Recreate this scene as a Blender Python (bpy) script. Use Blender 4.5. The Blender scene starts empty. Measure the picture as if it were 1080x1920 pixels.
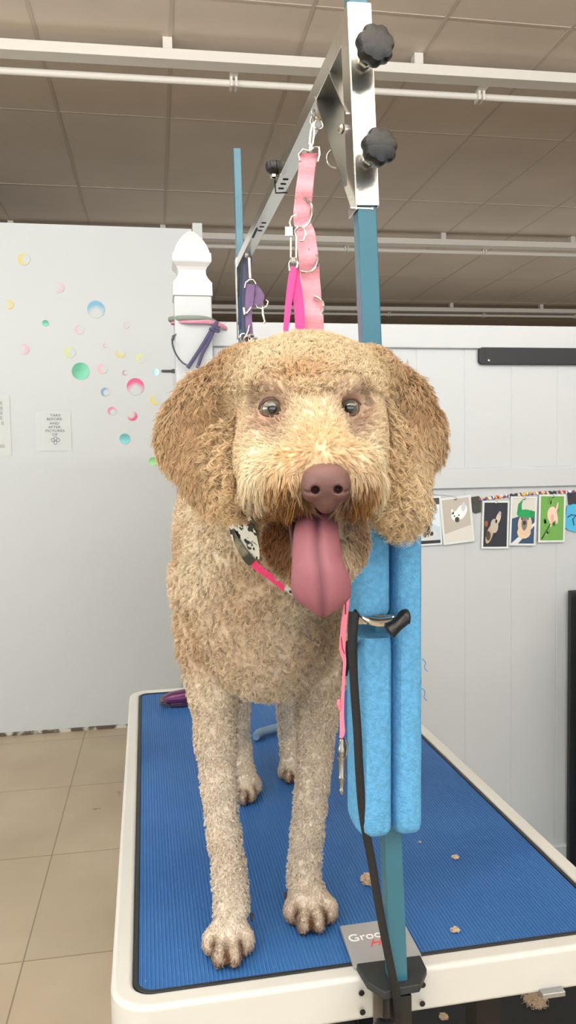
import bpy, bmesh, math, random
import numpy as np
from mathutils import Vector, Matrix
from mathutils.bvhtree import BVHTree
random.seed(7); RNG = np.random.default_rng(11)
SC = bpy.context.scene; COL = SC.collection

# ---------------- camera model (also used to measure real positions) ----------------
F = 1440.0; TH = math.radians(9.6); PI_ = math.atan(92/1440); RO = .017; CH = 1.39
Z_ = np.array([0, 0, 1.]); FH = np.array([math.sin(TH), math.cos(TH), 0]); HH = np.array([math.cos(TH), -math.sin(TH), 0])
FW = FH*math.cos(PI_)-Z_*math.sin(PI_); UP = Z_*math.cos(PI_)+FH*math.sin(PI_)
RV = HH*math.cos(RO)-UP*math.sin(RO); UV = UP*math.cos(RO)+HH*math.sin(RO)
CAM = np.array([0, 0, CH])
def ray(x, y): return FW+(x-540)/F*RV-(y-960)/F*UV
def at(x, y, d): return CAM+d*ray(x, y)
def onz(x, y, z): w = ray(x, y); return CAM+w*(z-CH)/w[2]
def ony(x, y, Y): w = ray(x, y); return CAM+w*Y/w[1]
def px(P):
    q = np.asarray(P)-CAM; d = q@FW
    return np.stack([540+F*(q@RV)/d, 960-F*(q@UV)/d, d], -1)

# ---------------- colours and materials ----------------
def lin(c):
    c = np.asarray(c, float)/255
    return tuple(np.where(c <= .04045, c/12.92, ((c+.055)/1.055)**2.4))
MATS = {}
def mat(name, rgb, rough=.5, metal=0., noise=0., nscale=20., bump=0., bscale=200., rgb2=None, spec=.5, stretch=None, coat=0., nthr=None):
    if name in MATS: return MATS[name]
    m = bpy.data.materials.new(name); m.use_nodes = True; nt = m.node_tree; N = nt.nodes; L = nt.links
    b = N['Principled BSDF']; c = lin(rgb)
    b.inputs['Base Color'].default_value = (*c, 1); b.inputs['Roughness'].default_value = rough
    b.inputs['Metallic'].default_value = metal; b.inputs['Specular IOR Level'].default_value = spec
    b.inputs['Coat Weight'].default_value = coat
    tc = N.new('ShaderNodeTexCoord'); src = tc.outputs['Object']
    if stretch:
        mp = N.new('ShaderNodeMapping'); mp.inputs['Scale'].default_value = stretch
        L.new(src, mp.inputs['Vector']); src = mp.outputs['Vector']
    if noise or rgb2:
        n = N.new('ShaderNodeTexNoise'); n.inputs['Scale'].default_value = nscale; n.inputs['Detail'].default_value = 5
        L.new(src, n.inputs['Vector'])
        r = N.new('ShaderNodeValToRGB'); lo, hi = nthr or (.35, .65)
        r.color_ramp.elements[0].position = lo; r.color_ramp.elements[1].position = hi
        if rgb2: c0 = lin(rgb2); c1 = c
        else: c0 = tuple(v*(1-noise) for v in c); c1 = tuple(min(1, v*(1+noise)) for v in c)
        r.color_ramp.elements[0].color = (*c0, 1); r.color_ramp.elements[1].color = (*c1, 1)
        L.new(n.outputs['Fac'], r.inputs['Fac']); L.new(r.outputs['Color'], b.inputs['Base Color'])
    if bump:
        n2 = N.new('ShaderNodeTexNoise'); n2.inputs['Scale'].default_value = bscale; n2.inputs['Detail'].default_value = 4
        L.new(src, n2.inputs['Vector'])
        bp = N.new('ShaderNodeBump'); bp.inputs['Strength'].default_value = bump; bp.inputs['Distance'].default_value = .002
        L.new(n2.outputs['Fac'], bp.inputs['Height']); L.new(bp.outputs['Normal'], b.inputs['Normal'])
    MATS[name] = m; return m
def mat_attr(name, rough=.6, trans=0., spec=.3, bump=0., bscale=300., coat=0.):
    m = bpy.data.materials.new(name); m.use_nodes = True; nt = m.node_tree; N = nt.nodes; L = nt.links
    b = N['Principled BSDF']; b.inputs['Roughness'].default_value = rough; b.inputs['Specular IOR Level'].default_value = spec
    b.inputs['Coat Weight'].default_value = coat; b.inputs['Coat Roughness'].default_value = .05
    a = N.new('ShaderNodeAttribute'); a.attribute_name = 'Col'
    L.new(a.outputs['Color'], b.inputs['Base Color'])
    if bump:
        tc = N.new('ShaderNodeTexCoord'); n2 = N.new('ShaderNodeTexNoise'); n2.inputs['Scale'].default_value = bscale
        L.new(tc.outputs['Object'], n2.inputs['Vector']); bp = N.new('ShaderNodeBump'); bp.inputs['Strength'].default_value = bump
        bp.inputs['Distance'].default_value = .001
        L.new(n2.outputs['Fac'], bp.inputs['Height']); L.new(bp.outputs['Normal'], b.inputs['Normal'])
    if trans:
        t = N.new('ShaderNodeBsdfTranslucent'); L.new(a.outputs['Color'], t.inputs['Color'])
        mx = N.new('ShaderNodeMixShader'); mx.inputs['Fac'].default_value = trans
        L.new(b.outputs[0], mx.inputs[1]); L.new(t.outputs[0], mx.inputs[2]); L.new(mx.outputs[0], N['Material Output'].inputs['Surface'])
    return m

# ---------------- mesh building ----------------
def V(*a): return Vector([float(v) for v in (a[0] if len(a) == 1 else a)])
class MB:
    def __init__(s): s.v = []; s.f = []; s.c = []
    def add(s, vs, fs, col=None):
        o = len(s.v); s.v += [tuple(float(q) for q in p) for p in vs]; s.f += [[i+o for i in f] for f in fs]
        s.c += [col or (1, 1, 1)]*len(fs); return s
    def box(s, lo, hi, M=None, col=None):
        x0, y0, z0 = lo; x1, y1, z1 = hi
        vs = [V(x, y, z) for z in (z0, z1) for y in (y0, y1) for x in (x0, x1)]
        if M is not None: vs = [M@v for v in vs]
        return s.add(vs, [(0, 2, 3, 1), (4, 5, 7, 6), (0, 1, 5, 4), (2, 6, 7, 3), (0, 4, 6, 2), (1, 3, 7, 5)], col)
    def prism(s, poly, z0, z1, M=None, col=None):
        n = len(poly); vs = [V(p[0], p[1], z0) for p in poly]+[V(p[0], p[1], z1) for p in poly]
        if M is not None: vs = [M@v for v in vs]
        return s.add(vs, [list(range(n))[::-1], list(range(n, 2*n))]+[(i, (i+1) % n, n+(i+1) % n, n+i) for i in range(n)], col)
    def tube(s, pts, r, n=8, closed=False, flat=None, col=None, side=None):
        pts = [V(p) for p in pts]; m = len(pts)
        rr = r if hasattr(r, '__len__') else [r]*m
        vs = []; prev = None
        for i, p in enumerate(pts):
            a = pts[(i-1) % m] if (i > 0 or closed) else p; b = pts[(i+1) % m] if (i < m-1 or closed) else p
            t = (b-a).normalized() if (b-a).length > 1e-9 else V(0, 0, 1)
            if side is not None:
                sd = side[i] if isinstance(side, list) else side
                x = V(sd); x = (x-t*x.dot(t)).normalized()
            elif prev is None:
                x = t.orthogonal().normalized()
            else:
                x = (prev-t*prev.dot(t)); x = x.normalized() if x.length > 1e-6 else t.orthogonal().normalized()
            prev = x; y = t.cross(x)
            for k in range(n):
                an = 2*math.pi*k/n+(math.pi/4 if n == 4 else 0)
                rx, ry = (rr[i], rr[i]) if flat is None else (rr[i], rr[i]*flat)
                vs.append(p+x*math.cos(an)*rx+y*math.sin(an)*ry)
        fs = []
        for i in range(m if closed else m-1):
            for k in range(n):
                a = i*n+k; b = i*n+(k+1) % n; c = ((i+1) % m)*n+(k+1) % n; d = ((i+1) % m)*n+k
                fs.append((a, b, c, d))
        if not closed: fs += [list(range(n))[::-1], list(range((m-1)*n, m*n))]
        return s.add(vs, fs, col)
    def lathe(s, prof, M=None, n=24, col=None, star=None):
        vs = []; m = len(prof)
        for (r, z) in prof:
            for k in range(n):
                an = 2*math.pi*k/n; q = r*(star(an, r) if star else 1)
                v = V(q*math.cos(an), q*math.sin(an), z); vs.append(M@v if M is not None else v)
        fs = [(i*n+k, i*n+(k+1) % n, (i+1)*n+(k+1) % n, (i+1)*n+k) for i in range(m-1) for k in range(n)]
        fs += [list(range(n))[::-1], list(range((m-1)*n, m*n))]
        return s.add(vs, fs, col)
    def build(s, name, m, parent=None, smooth=False, bevel=0., seg=2, origin=None, cols=False):
        me = bpy.data.meshes.new(name)
        org = V(origin) if origin is not None else (V(0, 0, 0) if parent is not None else V(np.mean(np.array(s.v), 0)))
        off = org if parent is None else V(parent.location)
        if parent is not None and parent.parent is not None: off = off+V(parent.parent.location)
        me.from_pydata([tuple(V(p)-off) for p in s.v], [], s.f); me.validate(); me.update()
        o = bpy.data.objects.new(name, me); COL.objects.link(o); me.materials.append(m)
        if parent is None: o.location = org
        else: o.parent = parent
        if cols:
            ca = me.color_attributes.new('Col', 'FLOAT_COLOR', 'CORNER'); arr = []
            for i, p in enumerate(me.polygons): arr += [*lin(s.c[i]), 1]*p.loop_total
            ca.data.foreach_set('color', arr)
        bm = bmesh.new(); bm.from_mesh(me); bmesh.ops.recalc_face_normals(bm, faces=bm.faces); bm.to_mesh(me); bm.free()
        if smooth:
            me.polygons.foreach_set('use_smooth', [True]*len(me.polygons))
            me.set_sharp_from_angle(angle=math.radians(38))
        if bevel:
            bv = o.modifiers.new('Bevel', 'BEVEL'); bv.width = bevel; bv.segments = seg; bv.limit_method = 'ANGLE'; bv.angle_limit = math.radians(40)
            me.polygons.foreach_set('use_smooth', [True]*len(me.polygons)); bv.harden_normals = True
        return o
def tag(o, label=None, cat=None, group=None, kind=None):
    for k, v in (('label', label), ('category', cat), ('group', group), ('kind', kind)):
        if v: o[k] = v
    return o
def thing(name, loc, label, cat, group=None):
    o = bpy.data.objects.new(name, None); COL.objects.link(o); o.location = V(loc); o.empty_display_size = .05
    return tag(o, label, cat, group)
def struct(name, mb, m, **k): return tag(mb.build(name, m, **k), kind='structure')
def frame(o, x, y=None, z=None):
    """matrix with given origin and axes"""
    x = V(x).normalized(); z = V(z).normalized(); y = z.cross(x).normalized(); x = y.cross(z)
    return Matrix(((x.x, y.x, z.x, o[0]), (x.y, y.y, z.y, o[1]), (x.z, y.z, z.z, o[2]), (0, 0, 0, 1)))
def spline(pts, n=8, closed=False):
    P = [V(p) for p in pts]; m = len(P); out = []
    for i in range(m if closed else m-1):
        p0 = P[(i-1) % m] if (closed or i > 0) else P[i]; p1 = P[i]; p2 = P[(i+1) % m]; p3 = P[(i+2) % m] if (closed or i < m-2) else P[min(i+1, m-1)]
        for k in range(n):
            t = k/n; out.append(.5*((2*p1)+(p2-p0)*t+(2*p0-5*p1+4*p2-p3)*t*t+(-p0+3*p1-3*p2+p3)*t**3))
    if not closed: out.append(P[-1])
    return out
def rrect(x0, y0, x1, y1, r, n=6):
    out = []
    for cx, cy, a in ((x1-r, y0+r, -90), (x1-r, y1-r, 0), (x0+r, y1-r, 90), (x0+r, y0+r, 180)):
        for k in range(n+1):
            t = math.radians(a+90*k/n); out.append((cx+r*math.cos(t), cy+r*math.sin(t)))
    return out
def text(body, size, M, m, name, parent, sx=1., shear=0., ext=.0002, align='CENTER'):
    cu = bpy.data.curves.new(name, 'FONT'); cu.body = body; cu.size = size; cu.extrude = ext; cu.align_x = align; cu.align_y = 'CENTER'; cu.shear = shear
    o = bpy.data.objects.new(name+'_tmp', cu); COL.objects.link(o)
    bpy.context.view_layer.update()
    me = bpy.data.meshes.new_from_object(o.evaluated_get(bpy.context.evaluated_depsgraph_get()))
    bpy.data.objects.remove(o)
    mb = MB(); mb.add([M@V(v.co.x*sx, v.co.y, v.co.z) for v in me.vertices], [list(p.vertices) for p in me.polygons])
    return mb.build(name, m, parent)

WHITE = mat('white_vinyl', (184, 190, 194), .38, noise=.015, nscale=3)
CHROME = mat('chrome', (205, 203, 196), .16, 1.)
BLACKP = mat('black_plastic', (16, 17, 19), .35, bump=.15, bscale=500)
# ================= SETTING =================
YW = 4.10; YF = 2.28; CZ = 3.40
fl = mat('floor_tile', (176, 162, 138), .42, bump=.05, bscale=30)
nt = fl.node_tree; N = nt.nodes; L = nt.links
tc = N.new('ShaderNodeTexCoord'); br = N.new('ShaderNodeTexBrick'); br.offset = 0; br.inputs['Scale'].default_value = 1
br.inputs['Brick Width'].default_value = .6; br.inputs['Row Height'].default_value = .6; br.inputs['Mortar Size'].default_value = .0022
br.inputs['Mortar'].default_value = (*lin((140, 126, 104)), 1); br.inputs['Color1'].default_value = (*lin((190, 176, 152)), 1); br.inputs['Color2'].default_value = (*lin((184, 171, 148)), 1)
ns = N.new('ShaderNodeTexNoise'); ns.inputs['Scale'].default_value = 2.5; ns.inputs['Detail'].default_value = 8
rp = N.new('ShaderNodeValToRGB'); rp.color_ramp.elements[0].position = .3; rp.color_ramp.elements[1].position = .7
rp.color_ramp.elements[0].color = (.84, .82, .8, 1); rp.color_ramp.elements[1].color = (1.04, 1.04, 1.04, 1)
sp = N.new('ShaderNodeTexNoise'); sp.inputs['Scale'].default_value = 9; sp.inputs['Detail'].default_value = 3
rs = N.new('ShaderNodeValToRGB'); rs.color_ramp.elements[0].position = .24; rs.color_ramp.elements[1].position = .29
rs.color_ramp.elements[0].color = (.35, .33, .3, 1); rs.color_ramp.elements[1].color = (1, 1, 1, 1)
m1 = N.new('ShaderNodeMixRGB'); m1.blend_type = 'MULTIPLY'; m1.inputs['Fac'].default_value = 1
m2 = N.new('ShaderNodeMixRGB'); m2.blend_type = 'MULTIPLY'; m2.inputs['Fac'].default_value = 1
mp = N.new('ShaderNodeMapping'); mp.inputs['Location'].default_value = (.41, .22, 0)
L.new(tc.outputs['Object'], mp.inputs['Vector']); L.new(mp.outputs['Vector'], br.inputs['Vector']); L.new(tc.outputs['Object'], ns.inputs['Vector']); L.new(tc.outputs['Object'], sp.inputs['Vector'])
L.new(ns.outputs['Fac'], rp.inputs['Fac']); L.new(sp.outputs['Fac'], rs.inputs['Fac']); L.new(br.outputs['Color'], m1.inputs[1]); L.new(rp.outputs['Color'], m1.inputs[2])
L.new(m1.outputs['Color'], m2.inputs[1]); L.new(rs.outputs['Color'], m2.inputs[2]); L.new(m2.outputs['Color'], N['Principled BSDF'].inputs['Base Color'])
struct('floor', MB().box((-5, -4.5, -.1), (9, 14, 0)), fl, origin=(0, 0, 0))

tile = mat('ceiling_tile', (222, 210, 195), .9, noise=.05, nscale=1.3, bump=.25, bscale=160)
struct('ceiling', MB().box((-5, -4.5, CZ), (9, 14, CZ+.1)), tile)
g = MB(); SX, SY = .618, 1.19
for i in range(-9, 15):
    x = .118+SX*i
    if -5 < x < 9: g.box((x-.009, -4.5, CZ-.0025), (x+.009, 14, CZ+.001))
for i in range(-8, 9):
    y = 4.643+SY*i
    if -4.5 < y < 14: g.box((-5, y-.007, CZ-.0022), (9, y+.007, CZ+.001))
struct('trim_1', g, mat('ceiling_grid', (204, 193, 178), .7))
pw = mat('painted_wall', (222, 222, 218), .55, noise=.02, nscale=2)
dk = mat('back_paint', (190, 178, 164), .9)
struct('wall_back', MB().box((-5, 14, 0), (9, 14.1, CZ)), dk)
struct('wall_right', MB().box((9, -4.5, 0), (9.1, 14, CZ)), dk)
struct('wall_side', MB().box((-5.1, -4.5, 0), (-5, 14, CZ)), pw)
f = MB(); f.box((-5, -4.6, 0), (9, -4.5, .35)); f.box((-5, -4.6, 2.9), (9, -4.5, CZ)); f.box((-5, -4.6, .35), (-4, -4.5, 2.9)); f.box((5, -4.6, .35), (9, -4.5, 2.9))
struct('wall_front', f, pw)
w = MB()
for x in (-4, -1.03, 1.97, 4.94): w.box((x, -4.58, .35), (x+.06, -4.52, 2.9))
w.box((-4, -4.58, .35), (5, -4.52, .41)); w.box((-4, -4.58, 2.84), (5, -4.52, 2.9))
struct('window_1', w, mat('window_frame_metal', (120, 122, 124), .4, .8))
# partition with the bubbles
xr = float(ony(379, 430, YW)[0])
lw = mat('partition_paint', (199, 206, 209), .45, noise=.012, nscale=1.6, bump=.04, bscale=60)
zt = 2.612
w = MB(); w.box((-5, YW, 0), (xr-.055, YW+.1, zt)); w.box((xr-.05, YW-.004, 0), (xr, YW+.1, zt+.03))
struct('wall_left', w, lw)
b = MB(); b.box((-5, YW-.006, 0), (xr, YW+.001, .018))
struct('baseboard_left', b, mat('grimy_base', (96, 88, 76), .8, rgb2=(205, 204, 196), nscale=9, nthr=(.42, .5)))
b = MB(); s0 = ony(318, 700, YW); b.box((s0[0], YW-.004, .02), (s0[0]+.02, YW+.001, float(s0[2])))
struct('trim_2', b, lw)
lk = ony(303, 696, YW); b = MB(); b.box((lk[0], YW-.012, lk[2]-.006), (lk[0]+.068, YW, lk[2]+.006)); b.box((lk[0]+.055, YW-.02, lk[2]-.009), (lk[0]+.068, YW, lk[2]+.009))
tag(b.build('door_latch', mat('dark_bronze', (52, 50, 48), .5), bevel=.001), 'small dark latch bar on the white partition beside the fence post', 'latch')

# light battens along the ceiling
bat = mat('batten_enamel', (228, 224, 216), .5)
rows = [(3.79, 'nearest, crossing the top of the picture'), (6.66, 'second row, just above the white fence'), (9.58, 'third and farthest row')]
names = ['white ceiling light batten nearest the camera, crossing above the grooming arm',
         'second ceiling light batten back, passing behind the pink harness strap',
         'farthest ceiling light batten, low in the dark just above the fence rail']
for i, (y, _) in enumerate(rows):
    t = thing('light_batten', (1, y, 3.2), names[i], 'ceiling light', 'light battens under the ceiling tiles')
    y1 = y-.0 if i == 0 else y
    M = Matrix.Translation(V(1, y1, 0))@Matrix.Rotation(math.radians(-1.2), 4, 'Z')
    MB().box((-6, -.045, 3.29), (8, .045, 3.34), M).build('channel', bat, t, bevel=.004)
    p = MB(); p.tube([M@V(-6, .125, 3.275), M@V(8, .125, 3.275)], .017, 10); p.build('tube', bat, t, smooth=True)
    for k in range(-3, 6):
        cx = .1030+k*1.226-1; 
        MB().box((cx-.022, -.03, 3.34), (cx+.022, .03, 3.398), M).build('ceiling_bracket', bat, t)
    for k in range(-3, 6):
        cx = .423+k*1.284-1
        c = MB(); c.box((cx-.018, .095, 3.25), (cx-.006, .155, 3.31), M); c.box((cx+.006, .095, 3.25), (cx+.018, .155, 3.31), M); c.box((cx-.02, .04, 3.295), (cx+.02, .14, 3.31), M)
        c.build('tube_clip', bat, t)

# ---------------- white fence ----------------
def fz(x, y): return float(ony(x, y, YF)[2])
pc = ony(363, 600, YF-.05); PXc = float(pc[0]); 
ft = thing('privacy_fence', (1.2, YF+.02, 0), 'white vinyl board fence with three rails standing behind the grooming table', 'fence')
X1 = 3.6; zt0, zt1, zm0, zm1, zb = fz(700, 653), fz(700, 608), fz(900, 915), fz(900, 877), fz(1000, 1588)
MB().box((PXc+.0530, YF-.012, zt0), (X1, YF+.04, zt1)).build('top_rail', WHITE, ft, bevel=.004)
MB().box((PXc+.0530, YF-.012, zm0), (X1, YF+.04, zm1)).build('middle_rail', WHITE, ft, bevel=.004)
MB().box((PXc+.0530, YF-.012, .0), (X1, YF+.04, zb)).build('bottom_rail', WHITE, ft, bevel=.004)
seam0 = float(ony(871, 700, YF)[0]); sw = float(ony(959, 700, YF)[0])-seam0
b = MB(); i0 = -6
for i in range(i0, 14):
    x = seam0+i*sw
    a0 = max(x+.0006, PXc+.053)
    if x+sw > PXc+.06: b.box((a0, YF+.0, .05), (x+sw-.0006, YF+.02, 1.79))
b.box((PXc+.053, YF+.0012, .05), (X1, YF+.018, 1.79))
b.build('board_panel', WHITE, ft, bevel=.0015, seg=1)
# post with pointed cap
def pz(y): return float(ony(363, y, YF-.05)[2])
pt = thing('fence_post', (PXc, YF+.0, 0), 'square white fence post with pointed gothic cap at the end of the fence', 'post')
hw = .0535; yc = YF+.01
MB().box((PXc-hw, yc-hw, 0), (PXc+hw, yc+hw, pz(553))).build('post_shaft', WHITE, pt, bevel=.004)
c = MB(); n4 = 4
prof = [(1.06, 553), (1.06, 528), (.97, 522), (.80, 512), (.78, 506), (.86, 500), (1.0, 494), (1.04, 491), (1.04, 487), (.98, 484), (.98, 470), (.90, 458), (.74, 443), (.5, 430), (.22, 423), (.02, 421)]
prof = [(1.04, 553), (1.04, 529), (.98, 526), (.84, 519), (.74, 511), (.73, 503), (.82, 497), (1.0, 490), (1.03, 488), (1.02, 473), (.95, 471), (.86, 461), (.70, 449), (.52, 439), (.30, 429), (.12, 423), (.02, 421)]
vs = []
for (s, yy) in prof:
    z = pz(yy)
    for sx, sy in ((-1, -1), (1, -1), (1, 1), (-1, 1)): vs.append((PXc+sx*hw*s, yc+sy*hw*s, z))
m = len(prof); fs = [(i*4+k, i*4+(k+1) % 4, (i+1)*4+(k+1) % 4, (i+1)*4+k) for i in range(m-1) for k in range(4)]+[(3, 2, 1, 0), tuple(range(4*m-4, 4*m))]
c.add(vs, fs); c.build('post_cap', mat('cap_vinyl', (206, 207, 207), .35), pt)

# black tool bar on the fence
a = ony(895, 651, YF); z1 = fz(895, 651)-.002; z0 = fz(895, 684)
t = thing('tool_bar', (1.3, YF-.02, z0), 'black rounded magnetic tool bar screwed to the top of the white fence', 'tool bar')
M = Matrix(((1, 0, 0, 0), (0, 0, -1, YF-.001), (0, 1, 0, 0), (0, 0, 0, 1)))   # local z -> towards viewer (-Y)
mb = MB(); mb.prism(rrect(float(a[0]), z0, float(a[0])+.62, z1, .012), 0, .014, M)
mb.build('bar', mat('bar_black', (24, 27, 31), .55, bump=.1, bscale=90), t, bevel=.002)
sc_ = ony(917, 676, YF-.015)
MB().lathe([(.0045, 0), (.0045, .001), (.003, .0025), (.0005, .003)], frame(sc_, (1, 0, 0), z=(0, -1, 0)), 12).build('screw', CHROME, t, smooth=True)
# black cabinet at the right edge
t = thing('storage_cabinet', (1.5, YF-.2, 0), 'tall black cabinet standing at the right edge against the white fence', 'cabinet')
cx = float(ony(1069, 1200, YF-.03)[0]); zc = fz(1070, 1105)
bk = mat('cabinet_black', (30, 33, 38), .5, noise=.1)
MB().box((cx, YF-.03, .0), (cx+.5, YF-.014, zc)).build('back_panel', bk, t, bevel=.003)
mb = MB(); mb.box((cx+.02, YF-.3, 0), (cx+.5, YF-.03, zc-.01)); mb.build('body', bk, t, bevel=.004)

# ---------------- bubbles on the partition ----------------
def bubble_mat(name, a, c, ang, kind):
    """a translucent-looking watercolour sticker: pigment on one side of the disc"""
    m = bpy.data.materials.new(name); m.use_nodes = True; nt = m.node_tree; N = nt.nodes; L = nt.links
    b = N['Principled BSDF']; b.inputs['Roughness'].default_value = .5
    tc = N.new('ShaderNodeTexCoord'); mp = N.new('ShaderNodeMapping'); mp.inputs['Rotation'].default_value = (0, -math.radians(ang), 0)
    L.new(tc.outputs['Object'], mp.inputs['Vector']); sx = N.new('ShaderNodeSeparateXYZ'); L.new(mp.outputs['Vector'], sx.inputs[0])
    r = N.new('ShaderNodeValToRGB')
    mr = N.new('ShaderNodeMapRange'); mr.inputs['From Min'].default_value = -1; mr.inputs['From Max'].default_value = 1
    L.new(sx.outputs['X'], mr.inputs['Value']); no = N.new('ShaderNodeTexNoise'); no.inputs['Scale'].default_value = 1.7; L.new(tc.outputs['Object'], no.inputs['Vector'])
    ma = N.new('ShaderNodeMath'); ma.operation = 'MULTIPLY_ADD'; ma.inputs[1].default_value = .35
    L.new(no.outputs['Fac'], ma.inputs[0]); L.new(mr.outputs[0], ma.inputs[2]); sb = N.new('ShaderNodeMath'); sb.operation = 'SUBTRACT'; sb.inputs[1].default_value = .17
    L.new(ma.outputs[0], sb.inputs[0])
    ln_ = N.new('ShaderNodeVectorMath'); ln_.operation = 'LENGTH'; xz = N.new('ShaderNodeCombineXYZ'); L.new(sx.outputs['X'], xz.inputs['X']); L.new(sx.outputs['Z'], xz.inputs['Z']); L.new(xz.outputs[0], ln_.inputs[0])
    rd = N.new('ShaderNodeMath'); rd.operation = 'MULTIPLY_ADD'; rd.inputs[1].default_value = -.55 if kind == 'rim' else 0; rd.inputs[2].default_value = .36 if kind == 'rim' else 0
    L.new(ln_.outputs['Value'], rd.inputs[0]); ad = N.new('ShaderNodeMath'); ad.operation = 'ADD'; L.new(rd.outputs[0], ad.inputs[0]); L.new(sb.outputs[0], ad.inputs[1])
    L.new(ad.outputs[0], r.inputs['Fac'])
    e = r.color_ramp.elements; wcol = (*lin((199, 207, 207)), 1)
    if kind == 'full': e[0].position = .2; e[0].color = (*lin(a), 1); e[1].position = .8; e[1].color = (*lin(c), 1)
    else: e[0].position = .28; e[0].color = (*lin(a), 1); e[1].position = .75; e[1].color = wcol
    L.new(r.outputs['Color'], b.inputs['Base Color']); return m
PK, GN, YL, BL, TL, PP = (220, 90, 145), (84, 172, 140), (214, 204, 130), (120, 180, 212), (90, 172, 176), (214, 190, 200)
BUB = [(45, 486, 11, YL, 0, 'rim', 'pale yellow bubble sticker highest on the partition, at its left'),
 (110, 539, 10, PP, 200, 'rim', 'faint pink bubble sticker above and left of the blue crescent bubble'),
 (16, 571, 9, YL, 180, 'rim', 'yellow crescent bubble sticker at the left edge of the picture'),
 (180, 580, 16, BL, 90, 'rim', 'large sky blue crescent bubble sticker high on the partition'),
 (85, 606, 6, GN, 90, 'full', 'tiny solid green bubble sticker left of the blue crescent bubble'),
 (149, 618, 9, PP, 0, 'rim', 'faint mauve bubble sticker just below the large blue crescent bubble'),
 (237, 610, 6, PP, 0, 'rim', 'small faint mauve bubble sticker right of the blue crescent bubble'),
 (44, 655, 10, (225, 180, 200), 180, 'rim', 'pale pink bubble sticker at far left, level with the yellow-green one'),
 (131, 661, 10, (205, 215, 150), 0, 'rim', 'yellow-green ring bubble sticker just above the big green bubble'),
 (197, 648, 4, (220, 170, 190), 0, 'rim', 'tiniest pink dot bubble sticker, in the middle of the cluster'),
 (226, 662, 9, YL, 290, 'rim', 'yellow crescent bubble sticker right of the tiniest pink dot'),
 (264, 672, 9, (214, 218, 160), 30, 'rim', 'pale yellow ring bubble sticker above the large magenta crescent bubble'),
 (151, 696, 16, GN, 30, 'full', 'largest solid green bubble sticker on the partition'),
 (192, 692, 9, (225, 180, 195), 0, 'rim', 'faint pink bubble sticker right of the largest green bubble'),
 (234, 699, 5, (190, 150, 175), 0, 'rim', 'tiny purple ring bubble sticker above the large magenta crescent'),
 (292, 698, 7, (170, 215, 220), 0, 'full', 'small pale aqua bubble sticker beside the dark latch bar'),
 (197, 735, 8, (120, 160, 200), 20, 'rim', 'small blue crescent bubble sticker left of the magenta crescent'),
 (254, 725, 16, PK, 90, 'rim', 'large magenta crescent bubble sticker near the dog ear'),
 (291, 750, 9, (222, 210, 110), 330, 'rim', 'bright yellow crescent bubble sticker closest to the dog ear'),
 (210, 771, 8, (220, 130, 170), 40, 'rim', 'pink crescent bubble sticker below the small blue crescent'),
 (248, 780, 9, (228, 90, 140), 235, 'rim', 'magenta bubble sticker filled at lower right, above the teal bubble'),
 (234, 823, 10, TL, 90, 'full', 'solid teal bubble sticker with darker blue rim'),
 (287, 865, 8, (130, 195, 130), 90, 'full', 'solid grass green bubble sticker, lowest of the cluster')]
mats_b = {}
for (x, y, r, c, ang, kd, lb) in BUB:
    p = ony(x, y, YW-.003); rad = r/F*px(p)[2]
    mb = MB(); K = 28
    vs = [(0, 0, 0)]+[(math.cos(2*math.pi*k/K), 0, math.sin(2*math.pi*k/K)) for k in range(K)]
    vs2 = [(a, .6, b_) for a, _, b_ in vs]
    mb.add(vs+vs2, [(0, k+1, (k+1) % K+1) for k in range(K)]+[(K+1, K+2+(k+1) % K, K+2+k) for k in range(K)]+[(k+1, K+2+k, K+2+(k+1) % K, (k+1) % K+1) for k in range(K)])
    c2 = tuple(min(255, v+45) for v in c)
    o = mb.build('bubble_sticker', bubble_mat('bubble_paint', c, c2, ang, kd), origin=(0, 0, 0)); o.location = V(p); o.scale = (rad, .003, rad)
    tag(o, lb, 'sticker', 'watercolour bubble stickers on the partition')
# paper notes
paper = mat('paper_note', (204, 211, 212), .6); ink = mat('grey_ink', (112, 118, 120), .8)
def note(x0, y0, x1, y1, lines, label, sizepx):
    a = ony(x0, y0, YW-.002); b_ = ony(x1, y1, YW-.002)
    t = thing('paper_note', ((a[0]+b_[0])/2, YW-.002, b_[2]), label, 'note')
    MB().box((a[0], YW-.003, b_[2]), (b_[0], YW-.0005, a[2])).build('sheet', paper, t)
    s = sizepx/F*4.1
    for (tx, xx, yy) in lines:
        p = ony(xx, yy, YW-.004); text(tx, s, frame(p, (1, 0, 0), z=(0, -1, 0)), ink, 'lettering', t, sx=1.3)
    return t
n = note(66, 772, 135, 845, [('TAKE', 104, 779), ('BEFORE', 102, 786), ('AND', 102, 794), ('AFTER', 102, 801), ('PICTURES', 103, 808), ('OF', 103, 815)], 'small white note with five short grey lines and a paw sketch on the partition', 6)
sk = MB()
for dx, dy in ((-5, 0), (0, -3), (5, 0), (0, 5)):
    p = ony(104+dx, 825+dy, YW-.004); sk.tube([V(p)+V(.008*math.cos(a/4*math.pi), 0, .009*math.sin(a/4*math.pi)) for a in range(8)], .0012, 5, closed=True)
sk.build('paw_sketch', ink, n)
note(-60, 742, 22, 854, [('|||||', -2, 755), ('||| |||', -4, 765), ('|| |||', -3, 774), ('||||||', -3, 783), ('|||| ||', -2, 793), ('||||', 4, 836)], 'larger white note with lines of print cut off by the left edge', 7)

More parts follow.
